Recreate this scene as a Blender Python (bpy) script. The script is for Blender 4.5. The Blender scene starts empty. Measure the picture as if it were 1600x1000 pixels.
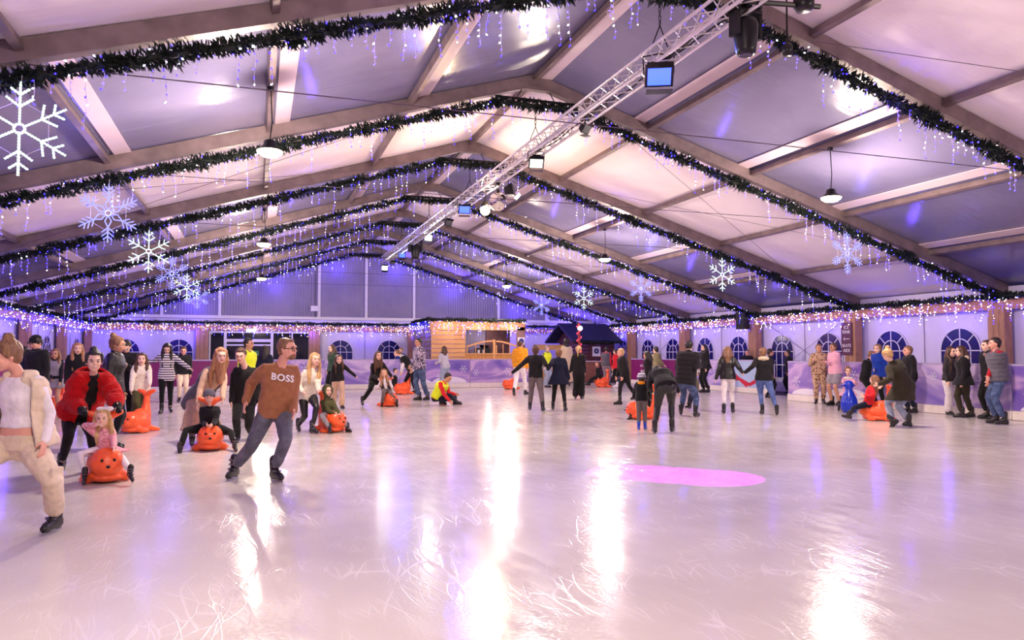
import bpy, math, random
from mathutils import Vector, Matrix, noise
R = math.radians
C = bpy.context.scene.collection
rnd = random.Random(7)

# ------------------------------------------------------------------ camera
H = 1.52
FPX, YAW, PIT = 1172.2, R(18.766), R(2.59)
CAMX = -5.852
cam_d = bpy.data.cameras.new('camera'); cam = bpy.data.objects.new('camera', cam_d); C.objects.link(cam)
cam_d.sensor_width = 36; cam_d.lens = FPX*36/1600; cam_d.clip_end = 300; cam_d.clip_start = .05
cam.location = (CAMX, 0, H)
cam.rotation_euler = (R(90)+PIT, 0, -YAW)
bpy.context.scene.camera = cam
FW = Vector((math.sin(YAW), math.cos(YAW), 0)); RT = Vector((math.cos(YAW), -math.sin(YAW), 0))
CAM = Vector((CAMX, 0, H))
def ray(px, py):
    x = (px-800)/FPX; y = (500-py)/FPX
    c, s = math.cos(PIT), math.sin(PIT)
    f = c-y*s; u = s+y*c
    return FW*f+RT*x+Vector((0, 0, u))
def at(px, py, d):
    """point on a sight line at horizontal depth d"""
    r = ray(px, py); k = d/(r.dot(FW)); return CAM+r*k
def ground(px, py, z=0):
    r = ray(px, py); return CAM+r*((z-H)/r.z)
def depth(p): return (p-CAM).dot(FW)
def onX(px, X):
    """Y where a vertical plane X=const is seen at column px"""
    a = YAW+math.atan((px-800)/FPX); return (X-CAMX)/math.tan(a)
def onY(px, Y):
    a = YAW+math.atan((px-800)/FPX); return CAMX+Y*math.tan(a)
def zat(py, p):
    r = ray(800, py); return H+r.z*depth(Vector(p))/r.dot(FW)

# ------------------------------------------------------------------ materials
def lin(c):
    return tuple(((v/255+.055)/1.055)**2.4 if v > 10.3 else v/255/12.92 for v in c)+(1,)
class NT:
    def __init__(s, name):
        s.m = bpy.data.materials.new(name); s.m.use_nodes = True; s.t = s.m.node_tree; s.b = s.t.nodes['Principled BSDF']
    def n(s, typ, **kw):
        nd = s.t.nodes.new('ShaderNode'+typ)
        for k, v in kw.items():
            if k[0] == '_': setattr(nd, k[1:], v)
            else:
                k2 = k.replace('__', ' ')
                nd.inputs[k2].default_value = v
        return nd
    def l(s, a, b): s.t.links.new(a, b)
    def ramp(s, fac, stops, interp='LINEAR'):
        r = s.n('ValToRGB'); r.color_ramp.interpolation = interp
        e = r.color_ramp.elements
        while len(e) < len(stops): e.new(.5)
        for i, (p, c) in enumerate(stops): e[i].position = p; e[i].color = c
        s.l(fac, r.inputs[0]); return r.outputs[0]
    def bump(s, h, strength=.3, dist=.01):
        b = s.n('Bump', Strength=strength, Distance=dist); s.l(h, b.inputs['Height']); s.l(b.outputs[0], s.b.inputs['Normal']); return b
MC = {}
def simple(name, col, rough=.6, metal=0, var=.12, scale=8, bump=.15, spec=.5, coat=0, sheen=0, lincol=False):
    if name in MC: return MC[name]
    k = NT(name); c = col if lincol else lin(col)
    tc = k.n('TexCoord'); no = k.n('TexNoise', Scale=scale, Detail=2.0); k.l(tc.outputs['Object'], no.inputs['Vector'])
    a = tuple(min(1, v*(1-var)) for v in c[:3])+(1,); b = tuple(min(1, v*(1+var)) for v in c[:3])+(1,)
    k.l(k.ramp(no.outputs['Fac'], [(.3, a), (.7, b)]), k.b.inputs['Base Color'])
    k.b.inputs['Roughness'].default_value = rough; k.b.inputs['Metallic'].default_value = metal
    k.b.inputs['Specular IOR Level'].default_value = spec; k.b.inputs['Coat Weight'].default_value = coat
    if sheen: k.b.inputs['Sheen Weight'].default_value = sheen
    if bump > .12:
        n2 = k.n('TexNoise', Scale=scale*4, Detail=1.0); k.l(tc.outputs['Object'], n2.inputs['Vector']); k.bump(n2.outputs['Fac'], bump, .01)
    MC[name] = k.m; return k.m
def emit(name, col, strength, sample=False, lincol=True):
    if name in MC: return MC[name]
    k = NT(name)
    k.b.inputs['Base Color'].default_value = (.06, .06, .07, 1)
    k.b.inputs['Emission Color'].default_value = tuple(col)+(1,); k.b.inputs['Emission Strength'].default_value = strength
    if not sample: k.m.cycles.emission_sampling = 'NONE'
    MC[name] = k.m; return k.m

def m_ice():
    k = NT('ice'); tc = k.n('TexCoord')
    def rotmap(rot, sc):
        mp = k.n('Mapping'); mp.inputs['Rotation'].default_value = (0, 0, R(rot)); mp.inputs['Scale'].default_value = sc
        k.l(tc.outputs['Object'], mp.inputs['Vector']); return mp.outputs[0]
    big = k.n('TexNoise', Scale=.35, Detail=3.0, Roughness=.6); k.l(tc.outputs['Object'], big.inputs['Vector'])
    col = k.ramp(big.outputs['Fac'], [(.3, lin((198, 188, 184))), (.5, lin((214, 204, 198))), (.7, lin((228, 219, 210)))])
    # skate scratches: thin warped lines in a few directions
    acc = None
    for rot, sc, th in ((12, 2.0, .012), (-48, 1.5, .011), (72, 2.6, .014)):
        wn = k.n('TexNoise', Scale=.25, Detail=2.0); k.l(rotmap(rot+20, (1, 1, 1)), wn.inputs['Vector'])
        mx = k.n('VectorMath', _operation='SCALE'); mx.inputs['Scale'].default_value = 2.2; k.l(wn.outputs['Color'], mx.inputs[0])
        ad = k.n('VectorMath', _operation='ADD'); k.l(rotmap(rot, (1, .06, 1)), ad.inputs[0]); k.l(mx.outputs[0], ad.inputs[1])
        v = k.n('TexVoronoi', Scale=sc*2.2, _feature='DISTANCE_TO_EDGE'); k.l(ad.outputs[0], v.inputs['Vector'])
        r = k.ramp(v.outputs['Distance'], [(0, (.55, .55, .55, 1)), (th, (.2, .2, .2, 1)), (th*2.0, (0, 0, 0, 1))])
        if acc is None: acc = r
        else:
            m = k.n('Math', _operation='MAXIMUM'); k.l(acc, m.inputs[0]); k.l(r, m.inputs[1]); acc = m.outputs[0]
    brk = k.n('TexNoise', Scale=1.4, Detail=2.0); k.l(tc.outputs['Object'], brk.inputs['Vector'])
    brr = k.ramp(brk.outputs['Fac'], [(.47, (0, 0, 0, 1)), (.62, (1, 1, 1, 1))])
    mm = k.n('Math', _operation='MULTIPLY'); k.l(acc, mm.inputs[0]); k.l(brr, mm.inputs[1]); sc_ = mm.outputs[0]
    mixc = k.n('Mix', _data_type='RGBA'); k.l(sc_, mixc.inputs[0]); k.l(col, mixc.inputs[6]); mixc.inputs[7].default_value = lin((250, 243, 243))
    k.l(mixc.outputs[2], k.b.inputs['Base Color'])
    # fine grain + cooling pipe ridges
    g = k.n('TexNoise', Scale=34.0, Detail=2.0); k.l(tc.outputs['Object'], g.inputs['Vector'])
    g2 = k.n('TexNoise', Scale=7.0, Detail=3.0, Roughness=.6); k.l(rotmap(20, (1, .35, 1)), g2.inputs['Vector'])
    wv = k.n('TexWave', Scale=1.35, Distortion=1.0); wv.inputs['Detail'].default_value = 1; k.l(rotmap(-24, (1, 1, 1)), wv.inputs['Vector'])
    a1 = k.n('Math', _operation='MULTIPLY'); k.l(g2.outputs['Fac'], a1.inputs[0]); a1.inputs[1].default_value = .7
    a2 = k.n('Math', _operation='MULTIPLY_ADD'); k.l(g.outputs['Fac'], a2.inputs[0]); a2.inputs[1].default_value = .55; k.l(a1.outputs[0], a2.inputs[2])
    a3 = k.n('Math', _operation='MULTIPLY_ADD'); k.l(wv.outputs['Fac'], a3.inputs[0]); a3.inputs[1].default_value = .25; k.l(a2.outputs[0], a3.inputs[2])
    a4 = k.n('Math', _operation='MULTIPLY_ADD'); k.l(sc_, a4.inputs[0]); a4.inputs[1].default_value = .8; k.l(a3.outputs[0], a4.inputs[2])
    k.bump(a4.outputs[0], .36, .005)
    rm = k.n('Math', _operation='MULTIPLY_ADD'); k.l(g.outputs['Fac'], rm.inputs[0]); rm.inputs[1].default_value = .8; k.l(g2.outputs['Fac'], rm.inputs[2])
    rr = k.ramp(rm.outputs[0], [(.60, (.06, .06, .06, 1)), (1.05, (.21, .21, .21, 1))])
    k.l(rr, k.b.inputs['Roughness'])
    k.b.inputs['IOR'].default_value = 1.31
    k.b.inputs['Specular IOR Level'].default_value = .36
    return k.m
def m_panel_white():
    k = NT('white_roof_fabric'); tc = k.n('TexCoord')
    n = k.n('TexNoise', Scale=.6, Detail=4.0); k.l(tc.outputs['Object'], n.inputs['Vector'])
    k.l(k.ramp(n.outputs['Fac'], [(.3, lin((238, 222, 232))), (.7, lin((248, 236, 243)))]), k.b.inputs['Base Color'])
    k.b.inputs['Roughness'].default_value = .75; k.b.inputs['Specular IOR Level'].default_value = .2
    mp = k.n('Mapping'); mp.inputs['Scale'].default_value = (.5, 6, 1); k.l(tc.outputs['Object'], mp.inputs['Vector'])
    n2 = k.n('TexNoise', Scale=1.6, Detail=5.0); k.l(mp.outputs[0], n2.inputs['Vector']); k.bump(n2.outputs['Fac'], .25, .03)
    return k.m
def m_panel_dark():
    k = NT('grey_roof_fabric'); tc = k.n('TexCoord')
    n = k.n('TexNoise', Scale=.5, Detail=5.0); k.l(tc.outputs['Object'], n.inputs['Vector'])
    k.l(k.ramp(n.outputs['Fac'], [(.3, lin((106, 101, 134))), (.7, lin((126, 119, 152)))]), k.b.inputs['Base Color'])
    k.b.inputs['Roughness'].default_value = .24; k.b.inputs['Specular IOR Level'].default_value = .5
    mp = k.n('Mapping'); mp.inputs['Scale'].default_value = (.35, 5, 1); k.l(tc.outputs['Object'], mp.inputs['Vector'])
    n2 = k.n('TexNoise', Scale=1.3, Detail=6.0, Roughness=.6); k.l(mp.outputs[0], n2.inputs['Vector'])
    n3 = k.n('TexNoise', Scale=.9, Detail=2.0); k.l(tc.outputs['Object'], n3.inputs['Vector'])
    a = k.n('Math', _operation='MULTIPLY_ADD'); k.l(n3.outputs['Fac'], a.inputs[0]); a.inputs[1].default_value = 3.0; k.l(n2.outputs['Fac'], a.inputs[2])
    k.bump(a.outputs[0], .35, .03)
    return k.m
def m_wood(name, c1, c2, planks=None, axis=2, rough=.6, scale=(14, 14, 1.2)):
    k = NT(name); tc = k.n('TexCoord')
    mp = k.n('Mapping'); mp.inputs['Scale'].default_value = scale; k.l(tc.outputs['Object'], mp.inputs['Vector'])
    n = k.n('TexNoise', Scale=1.6, Detail=6.0, Distortion=1.2); k.l(mp.outputs[0], n.inputs['Vector'])
    k.l(k.ramp(n.outputs['Fac'], [(.3, lin(c1)), (.7, lin(c2))]), k.b.inputs['Base Color'])
    k.b.inputs['Roughness'].default_value = rough; k.bump(n.outputs['Fac'], .2, .01)
    return k.m
def m_banner(name, base, tint, dark, seed):
    k = NT(name); tc = k.n('TexCoord')
    mp = k.n('Mapping'); mp.inputs['Location'].default_value = (seed*3.7, seed*1.3, seed*.7); mp.inputs['Scale'].default_value = (.35, .35, .8); k.l(tc.outputs['Object'], mp.inputs['Vector'])
    n = k.n('TexNoise', Scale=1.3, Detail=2.0, Distortion=1.6); k.l(mp.outputs[0], n.inputs['Vector'])
    c = k.ramp(n.outputs['Fac'], [(.3, lin(dark)), (.46, lin(base)), (.56, lin(tint)), (.7, lin(base))])
    v = k.n('TexVoronoi', Scale=5.0); v.inputs['Randomness'].default_value = 1; k.l(tc.outputs['Object'], v.inputs['Vector'])
    sp = k.ramp(v.outputs['Distance'], [(.05, (1, 1, 1, 1)), (.10, (0, 0, 0, 1))])
    mx = k.n('Mix', _data_type='RGBA'); k.l(sp, mx.inputs[0]); k.l(c, mx.inputs[6]); mx.inputs[7].default_value = lin((240, 232, 250))
    k.l(mx.outputs[2], k.b.inputs['Base Color']); k.b.inputs['Roughness'].default_value = .35
    return k.m
def m_wall_fabric(name, c1, c2, ribs=0, rough=.5):
    k = NT(name); tc = k.n('TexCoord')
    n = k.n('TexNoise', Scale=.9, Detail=4.0); k.l(tc.outputs['Object'], n.inputs['Vector'])
    k.l(k.ramp(n.outputs['Fac'], [(.3, lin(c1)), (.7, lin(c2))]), k.b.inputs['Base Color'])
    k.b.inputs['Roughness'].default_value = rough
    if ribs:
        w = k.n('TexWave', Scale=ribs, Distortion=.3); w.bands_direction = 'X'; k.l(tc.outputs['Object'], w.inputs['Vector']); k.bump(w.outputs['Fac'], .5, .02)
    else:
        mp = k.n('Mapping'); mp.inputs['Rotation'].default_value = (R(40), R(30), R(35)); mp.inputs['Scale'].default_value = (4, .6, 1); k.l(tc.outputs['Object'], mp.inputs['Vector'])
        n2 = k.n('TexNoise', Scale=1.0, Detail=3.0); k.l(mp.outputs[0], n2.inputs['Vector']); k.bump(n2.outputs['Fac'], .4, .05)
    return k.m

M = {}
M['ice'] = m_ice(); M['pw'] = m_panel_white(); M['pd'] = m_panel_dark()
M['alu'] = simple('weathered_aluminium', (124, 106, 108), .5, .35, .22, 3, .3)
M['strip'] = simple('white_fabric_strip', (205, 184, 196), .45, 0, .04, 2, .05)
M['wallw'] = m_wall_fabric('white_wall_fabric', (205, 196, 226), (222, 212, 238))
M['wallg'] = m_wall_fabric('grey_gable_fabric', (122, 112, 150), (140, 128, 166), ribs=2.2)
M['white'] = simple('white_paint', (226, 218, 232), .45, 0, .04)
M['glass'] = simple('dark_window_film', (22, 22, 92), .12, 0, .25, 1.5, .1)
M['dark_glass'] = simple('dark_door_glass', (10, 10, 24), .06, 0, .2, 1.5, .02)
M['column'] = m_wood('spruce_cladding', (150, 104, 76), (192, 140, 104))
M['fascia'] = m_wood('fascia_board', (150, 98, 80), (190, 130, 104), scale=(1.2, 1.2, 14))
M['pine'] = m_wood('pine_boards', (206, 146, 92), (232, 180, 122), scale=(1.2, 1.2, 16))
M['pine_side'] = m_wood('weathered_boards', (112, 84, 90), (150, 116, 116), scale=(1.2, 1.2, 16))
M['pinev'] = m_wood('pine_boards_upright', (206, 140, 72), (236, 174, 100), scale=(16, 16, 1.2))
M['hut'] = m_wood('dark_red_timber', (66, 26, 24), (96, 40, 34), scale=(1, 1, 12))
M['hutroof'] = simple('dark_blue_roof_felt', (30, 30, 78), .6)
M['black'] = simple('black_metal', (16, 15, 20), .38, .3, .2)
M['truss'] = simple('truss_aluminium', (214, 205, 214), .35, .55, .08)
M['cable'] = simple('steel_cable', (96, 84, 96), .5, .5, .1)
M['green'] = simple('green_needles', (11, 25, 19), .7, 0, .5, 12, 0)
M['wire'] = simple('pale_light_wire', (214, 200, 226), .5, 0, .02)
M['kick'] = simple('white_kick_board', (240, 228, 222), .4, 0, .05)
M['floor'] = simple('dark_matting', (70, 60, 72), .85, 0, .2, 5)
M['plum'] = simple('plum_sign', (86, 18, 66), .5, 0, .06)
M['letter'] = simple('white_lettering', (246, 238, 246), .5, 0, .02)
M['led_b'] = emit('blue_led', (.016, .008, 1.0), 12)
M['led_v'] = emit('violet_led', (.055, .035, 1.0), 10)
M['led_w'] = emit('white_led', (.85, .80, 1.0), 10)
M['led_y'] = emit('warm_led', (1.0, .66, .42), 12)
M['flake_w'] = emit('white_rope_light', (.80, 1.0, .97), 1.25)
M['flake_b'] = emit('blue_rope_light', (.26, .27, 1.0), 1.7)

# ------------------------------------------------------------------ mesh builder
class MB:
    def __init__(s): s.v = []; s.f = []; s.mi = []; s.cur = 0; s.mats = []
    def mat(s, m):
        if m not in s.mats: s.mats.append(m)
        s.cur = s.mats.index(m); return s
    def face(s, idx): s.f.append(tuple(idx)); s.mi.append(s.cur)
    def box(s, c, d, rot=None):
        c = Vector(c); b = len(s.v)
        for x in (-.5, .5):
            for y in (-.5, .5):
                for z in (-.5, .5):
                    p = Vector((x*d[0], y*d[1], z*d[2]))
                    if rot is not None: p = rot @ p
                    s.v.append(c+p)
        for f in ((0, 1, 3, 2), (4, 6, 7, 5), (0, 4, 5, 1), (2, 3, 7, 6), (0, 2, 6, 4), (1, 5, 7, 3)): s.face([b+i for i in f])
        return s
    def bar(s, p, q, w, h, up=Vector((0, 0, 1))):
        p = Vector(p); q = Vector(q); d = q-p; L = d.length; y = d.normalized()
        x = y.cross(up);
        if x.length < 1e-4: x = y.cross(Vector((0, 1, 0)))
        x.normalize(); z = x.cross(y)
        return s.box((p+q)/2, (w, L, h), Matrix((x, y, z)).transposed())
    def rings(s, rings, cap=True, closed=False):
        b = len(s.v); n = len(rings[0])
        for r in rings: s.v.extend(r)
        m = len(rings)
        for i in range(m if closed else m-1):
            j = (i+1) % m
            for k in range(n):
                k2 = (k+1) % n
                s.face((b+i*n+k, b+i*n+k2, b+j*n+k2, b+j*n+k))
        if cap and not closed:
            s.face([b+k for k in range(n)][::-1]); s.face([b+(m-1)*n+k for k in range(n)])
        return s
    def tube(s, pts, r, n=6, closed=False):
        pts = [Vector(p) for p in pts]; rg = []
        N = len(pts); ref = None
        for i, p in enumerate(pts):
            if closed: d = pts[(i+1) % N]-pts[i-1]
            else: d = pts[min(i+1, N-1)]-pts[max(i-1, 0)]
            d.normalize()
            if ref is None:
                ref = d.orthogonal().normalized()
            ref = (ref-d*ref.dot(d)); 
            if ref.length < 1e-5: ref = d.orthogonal()
            ref.normalize(); b2 = d.cross(ref)
            rr = r[i] if isinstance(r, (list, tuple)) else r
            rg.append([p+(ref*math.cos(2*math.pi*k/n)+b2*math.sin(2*math.pi*k/n))*rr for k in range(n)])
        return s.rings(rg, closed=closed)
    def sph(s, c, r, seg=12, rg=8, rot=None):
        c = Vector(c); r = (r, r, r) if not hasattr(r, '__len__') else r
        L = []
        for i in range(rg+1):
            t = math.pi*(i+.001 if i == 0 else (i-.001 if i == rg else i))/rg
            ring = []
            for k in range(seg):
                a = 2*math.pi*k/seg
                p = Vector((math.sin(t)*math.cos(a)*r[0], math.sin(t)*math.sin(a)*r[1], -math.cos(t)*r[2]))
                if rot is not None: p = rot @ p
                ring.append(c+p)
            L.append(ring)
        return s.rings(L)
    def lathe(s, prof, c=(0, 0, 0), n=20, rot=None):
        c = Vector(c); L = []
        for (r, z) in prof:
            ring = []
            for k in range(n):
                a = 2*math.pi*k/n; p = Vector((r*math.cos(a), r*math.sin(a), z))
                if rot is not None: p = rot @ p
                ring.append(c+p)
            L.append(ring)
        return s.rings(L)
    def mesh(s, name, mat=None, smooth=False):
        me = bpy.data.meshes.new(name); me.from_pydata([tuple(v) for v in s.v], [], s.f)
        for m in (s.mats or [mat]): me.materials.append(m)
        if s.mats and len(s.mats) > 1: me.polygons.foreach_set('material_index', s.mi)
        if smooth: me.polygons.foreach_set('use_smooth', [True]*len(s.f))
        me.update(); return me
    def build(s, name, mat=None, parent=None, smooth=False, loc=None):
        me = s.mesh(name, mat, smooth); o = bpy.data.objects.new(name, me); C.objects.link(o)
        if parent is not None: o.parent = parent
        if loc is not None: o.location = loc
        return o
def tag(o, label=None, cat=None, group=None, kind=None):
    if label: o['label'] = label
    if cat: o['category'] = cat
    if group: o['group'] = group
    if kind: o['kind'] = kind
    return o
def empty(name, loc=(0, 0, 0), rz=0, label=None, cat=None, group=None, kind=None):
    o = bpy.data.objects.new(name, None); C.objects.link(o); o.location = loc; o.rotation_euler = (0, 0, rz); o.empty_display_size = .2
    return tag(o, label, cat, group, kind)
def child(o, parent, me_name, loc=(0, 0, 0), rot=(0, 0, 0), sc=(1, 1, 1)):
    c = o.copy(); C.objects.link(c); c.parent = parent; c.location = loc; c.rotation_euler = rot; c.scale = sc; return c
def newobj(name, me, parent=None, loc=(0, 0, 0), rot=(0, 0, 0), sc=(1, 1, 1)):
    o = bpy.data.objects.new(name, me); C.objects.link(o); o.parent = parent; o.location = loc; o.rotation_euler = rot; o.scale = sc; return o
def text(name, body, size, mat, parent, loc, rot, ext=.004, align='CENTER', bold=0, sx=1):
    cu = bpy.data.curves.new(name, 'FONT'); cu.body = body; cu.size = size; cu.extrude = ext; cu.align_x = align; cu.align_y = 'CENTER'; cu.offset = bold
    cu.materials.append(mat); cu.resolution_u = 4
    t = bpy.data.objects.new('t', cu); C.objects.link(t); me = bpy.data.meshes.new_from_object(t.evaluated_get(bpy.context.evaluated_depsgraph_get())); bpy.data.objects.remove(t)
    me.materials.clear(); me.materials.append(mat)
    o = bpy.data.objects.new(name, me); C.objects.link(o); o.parent = parent; o.location = loc; o.rotation_euler = rot; o.scale = (sx, 1, 1); return o
def lamp(name, typ, loc, energy, col=(1, 1, 1), size=.1, parent=None, rot=None, **kw):
    d = bpy.data.lights.new(name, typ); d.energy = energy; d.color = col
    if typ in ('POINT', 'SPOT'): d.shadow_soft_size = size
    if typ == 'AREA': d.size = size
    for k, v in kw.items(): setattr(d, k, v)
    o = bpy.data.objects.new(name, d); C.objects.link(o); o.location = loc
    if rot is not None: o.rotation_euler = rot
    if parent is not None: o.parent = parent
    return o

# ------------------------------------------------------------------ tent dimensions
S = 1.1
HALF = 14.25; ZA = 7.653; SL = .303; PS = 2.59*S
def YR(k): return S*(4.169+5*k)
def zr(x): return ZA-abs(x)*SL
K0, K1 = -2, 7
WALLZ = zr(HALF)
Y0, Y1 = YR(K0), YR(K1)

# floor
MB().box((0, (Y0+Y1)/2, -.06), (2*HALF, Y1-Y0, .1)).build('floor', M['floor'])['kind'] = 'structure'
ice = MB()
ICE = [(-11.8, Y0), (10.6, Y0), (10.6, 19.9), (12.3, 19.9), (12.3, 34.6), (7.2, 38.5), (6.5, 32.8), (-11.8, 32.8)]
b = len(ice.v)
ice.v += [Vector((x, y, 0)) for x, y in ICE]+[Vector((x, y, -.012)) for x, y in ICE]
n = len(ICE); ice.face(range(n)); ice.face(list(range(n, 2*n))[::-1])
for i in range(n): ice.face((i, n+i, n+(i+1) % n, (i+1) % n))
tag(ice.build('floor_ice', M['ice']), kind='structure')

# roof panels, one per bay and slope
TYPE = {k: ('pd' if k % 2 else 'pw') for k in range(K0, K1)}
TYPE[6] = 'pw'
for k in range(K0, K1):
    for sgn in (-1, 1):
        mb = MB(); ya, yb = YR(k), YR(k+1); nseg = 10; rings = []
        t = .02
        top = []; bot = []
        for i in range(nseg+1):
            x = sgn*HALF*1.01*i/nseg
            # fabric sags a little between the purlins
            z = zr(x)+.17
            top.append((x, z+t)); bot.append((x, z))
        sect = bot+top[::-1]
        mb.rings([[Vector((x, y, z)) for x, z in sect] for y in (ya, (ya+yb)/2, yb)])
        o = mb.build('ceiling', M[TYPE[k]]); tag(o, kind='structure')

# rafters
for k in range(K0, K1+1):
    y = YR(k)
    mb = MB()
    sect = []
    for x, dz in ((-HALF, -.13), (0, -.13), (HALF, -.13), (HALF, .13), (0, .13), (-HALF, .13)):
        sect.append((x, zr(x)+dz))
    for sgn in (-1, 1):
        q = [(0, zr(0)-.12), (sgn*HALF, zr(HALF)-.12), (sgn*HALF, zr(HALF)+.15), (0, zr(0)+.15)]
        mb.rings([[Vector((x, yy, z)) for x, z in q] for yy in (y-.07, y+.07)])
        # keder flange lip along the lower edge
        q = [(0, zr(0)-.13), (sgn*HALF, zr(HALF)-.13), (sgn*HALF, zr(HALF)-.112), (0, zr(0)-.112)]
        mb.rings([[Vector((x, yy, z)) for x, z in q] for yy in (y-.085, y+.085)])
        # leg down the wall
        mb.box((sgn*(HALF-.08), y, WALLZ/2), (.14, .12, WALLZ))
    # gusset plates
    mb.box((0, y, zr(0)-.17), (.5, .16, .1))
    tag(mb.build('rafter', M['alu']), kind='structure')
    # short steel crosspiece under the ridge
    if k < K1:
        c = MB(); c.bar((-.95, y-.02, zr(.95)-.16), (.95, y-.02, zr(.95)-.16), .05, .05)
        for sx in (-.45, .45): c.tube([(sx, y-.02, zr(.95)-.14), (sx*.7, y-.02, zr(0)-.2)], .012)
        tag(c.build('ridge_crosspiece', M['black']), kind='structure')
# purlins and the pale strips beside them in the grey bays
purl = {}
for k in range(K0, K1):
    ya, yb = YR(k)+.07, YR(k+1)-.07
    for j in range(-4, 5):
        x = j*PS; mb = MB(); rot = Matrix.Rotation(math.atan(SL)*(1 if j > 0 else -1 if j < 0 else 0), 3, 'Y')
        mb.box((x, (ya+yb)/2, zr(x)+.06), (.10, yb-ya, .13), rot)
        if TYPE[k] == 'pd':
            mb.mat(M['alu']); mb.mi = [0]*len(mb.f); mb.mat(M['strip'])
            off = .26 if j <= 0 else -.26
            mb.box((x+off, (ya+yb)/2, zr(x+off)+.145), (.30, yb-ya, .02), rot)
        tag(mb.build('purlin', M['alu']), kind='structure')
# cross cables
def cable(p, q, label, r=.008, mat='cable', sag=0.0):
    p = Vector(p); q = Vector(q); pts = [p.lerp(q, t/8)-Vector((0, 0, sag*4*(t/8)*(1-t/8))) for t in range(9)]
    return tag(MB().tube(pts, r, 5).build('tension_cable', M[mat]), label, 'cable', 'steel cables under the tent roof')
LBL = 'thin steel bracing cable strung across just under the tent roof'
for k in range(1, 7):
    y = YR(k)-.0
    cable((-3*PS, y, zr(3*PS)-.13), (3*PS, y, zr(3*PS)-.13), LBL)
for k in (0, 2, 4, 6):
    for sgn in (-1, 1):
        cable((sgn*.6*PS, YR(k), zr(.6*PS)-.1), (sgn*4*PS, YR(k+1)-.15, zr(4*PS)-.1), LBL, .006)
        cable((sgn*4*PS, YR(k), zr(4*PS)-.1), (sgn*1*PS, YR(k+1)-.15, zr(1*PS)-.1), LBL, .006)

# ------------------------------------------------------------------ side walls
WINZ0, SPR, WR = .55, 1.62, .68
def arch_outline(r, z0, spr, n=20):
    pts = [(-r, z0), (r, z0)]
    for i in range(n+1):
        a = math.pi*i/n; pts.append((r*math.cos(a), spr+r*math.sin(a)))
    return pts
def window(name, P, u, inward):
    """arched window. P: point on the wall (foot), u: unit vector along wall, inward: unit vector into the tent"""
    P = Vector(P); u = Vector(u); inw = Vector(inward); Z = Vector((0, 0, 1))
    def w(a, z, d=0): return P+u*a+Z*z+inw*d
    root = empty(name, P, kind='structure')
    L = lambda v: v-P
    o = arch_outline(WR, WINZ0, SPR)
    mb = MB(); mb.rings([[L(w(a, z, .012)) for a, z in o], [L(w(a, z, .02)) for a, z in o]])
    mb.build('pane', M['glass'], root)
    fr = MB()
    path = [L(w(a, z, .028)) for a, z in o]
    for i in range(len(path)): fr.bar(path[i], path[(i+1) % len(path)], .035, .02, inw)
    fr.bar(L(w(-WR, SPR, .028)), L(w(WR, SPR, .028)), .03, .02, inw)
    fr.bar(L(w(0, WINZ0, .028)), L(w(0, SPR+WR, .028)), .03, .02, inw)
    fr.bar(L(w(-WR, 1.08, .028)), L(w(WR, 1.08, .028)), .03, .02, inw)
    r2 = WR*.52
    pa = [L(w(r2*math.cos(math.pi*i/12), SPR+r2*math.sin(math.pi*i/12), .028)) for i in range(13)]
    for i in range(12): fr.bar(pa[i], pa[i+1], .03, .02, inw)
    for a in (45, 135):
        fr.bar(L(w(r2*math.cos(R(a)), SPR+r2*math.sin(R(a)), .028)), L(w(WR*math.cos(R(a)), SPR+WR*math.sin(R(a)), .028)), .03, .02, inw)
    for sx in (-r2, r2): fr.bar(L(w(sx, WINZ0, .028)), L(w(sx, SPR, .028)), .024, .02, inw)
    fr.build('window_frame', M['white'], root)
wn = 0
for sgn, nm in ((1, 'wall_right'), (-1, 'wall_left')):
    mb = MB(); mb.box((sgn*(HALF+.03), (Y0+Y1)/2, WALLZ/2+.05), (.06, Y1-Y0, WALLZ+.1)); tag(mb.build(nm, M['wallw']), kind='structure')
    for k in range(K0, K1):
        for off in (1.5, 4.1):
            wn += 1
            window('window_%d' % wn, (sgn*HALF, YR(k)+off, 0), (0, 1, 0), (-sgn, 0, 0))
        # lacing seam and diagonal brace in each bay
        mb = MB(); mb.tube([(sgn*(HALF-.02), YR(k)+2.78, 0), (sgn*(HALF-.02), YR(k)+2.78, WALLZ-.3)], .009, 5)
        tag(mb.build('wall_seam', M['cable']), kind='structure')
        if k in (1, 3, 5, 0):
            cable((sgn*(HALF-.1), YR(k)+.3, .4), (sgn*(HALF-.1), YR(k+1)-.3, 2.9), 'thin steel brace running up the white side wall', .008)
            cable((sgn*(HALF-.1), YR(k)+.3, 2.9), (sgn*(HALF-.1), YR(k+1)-.3, .4), 'thin steel brace running up the white side wall', .008)
    for k in range(K0, K1+1):
        mb = MB()
        for i in range(3): mb.box((sgn*(HALF-.28), YR(k)-.17+i*.17, 1.4), (.30, .16, 2.8))
        tag(mb.build('pillar', M['column']), kind='structure')
    mb = MB(); mb.box((sgn*(HALF-.30), (Y0+Y1)/2, 2.92), (.05, Y1-Y0, .3)); tag(mb.build('trim_right' if sgn > 0 else 'trim_left', M['fascia']), kind='structure')

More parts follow.
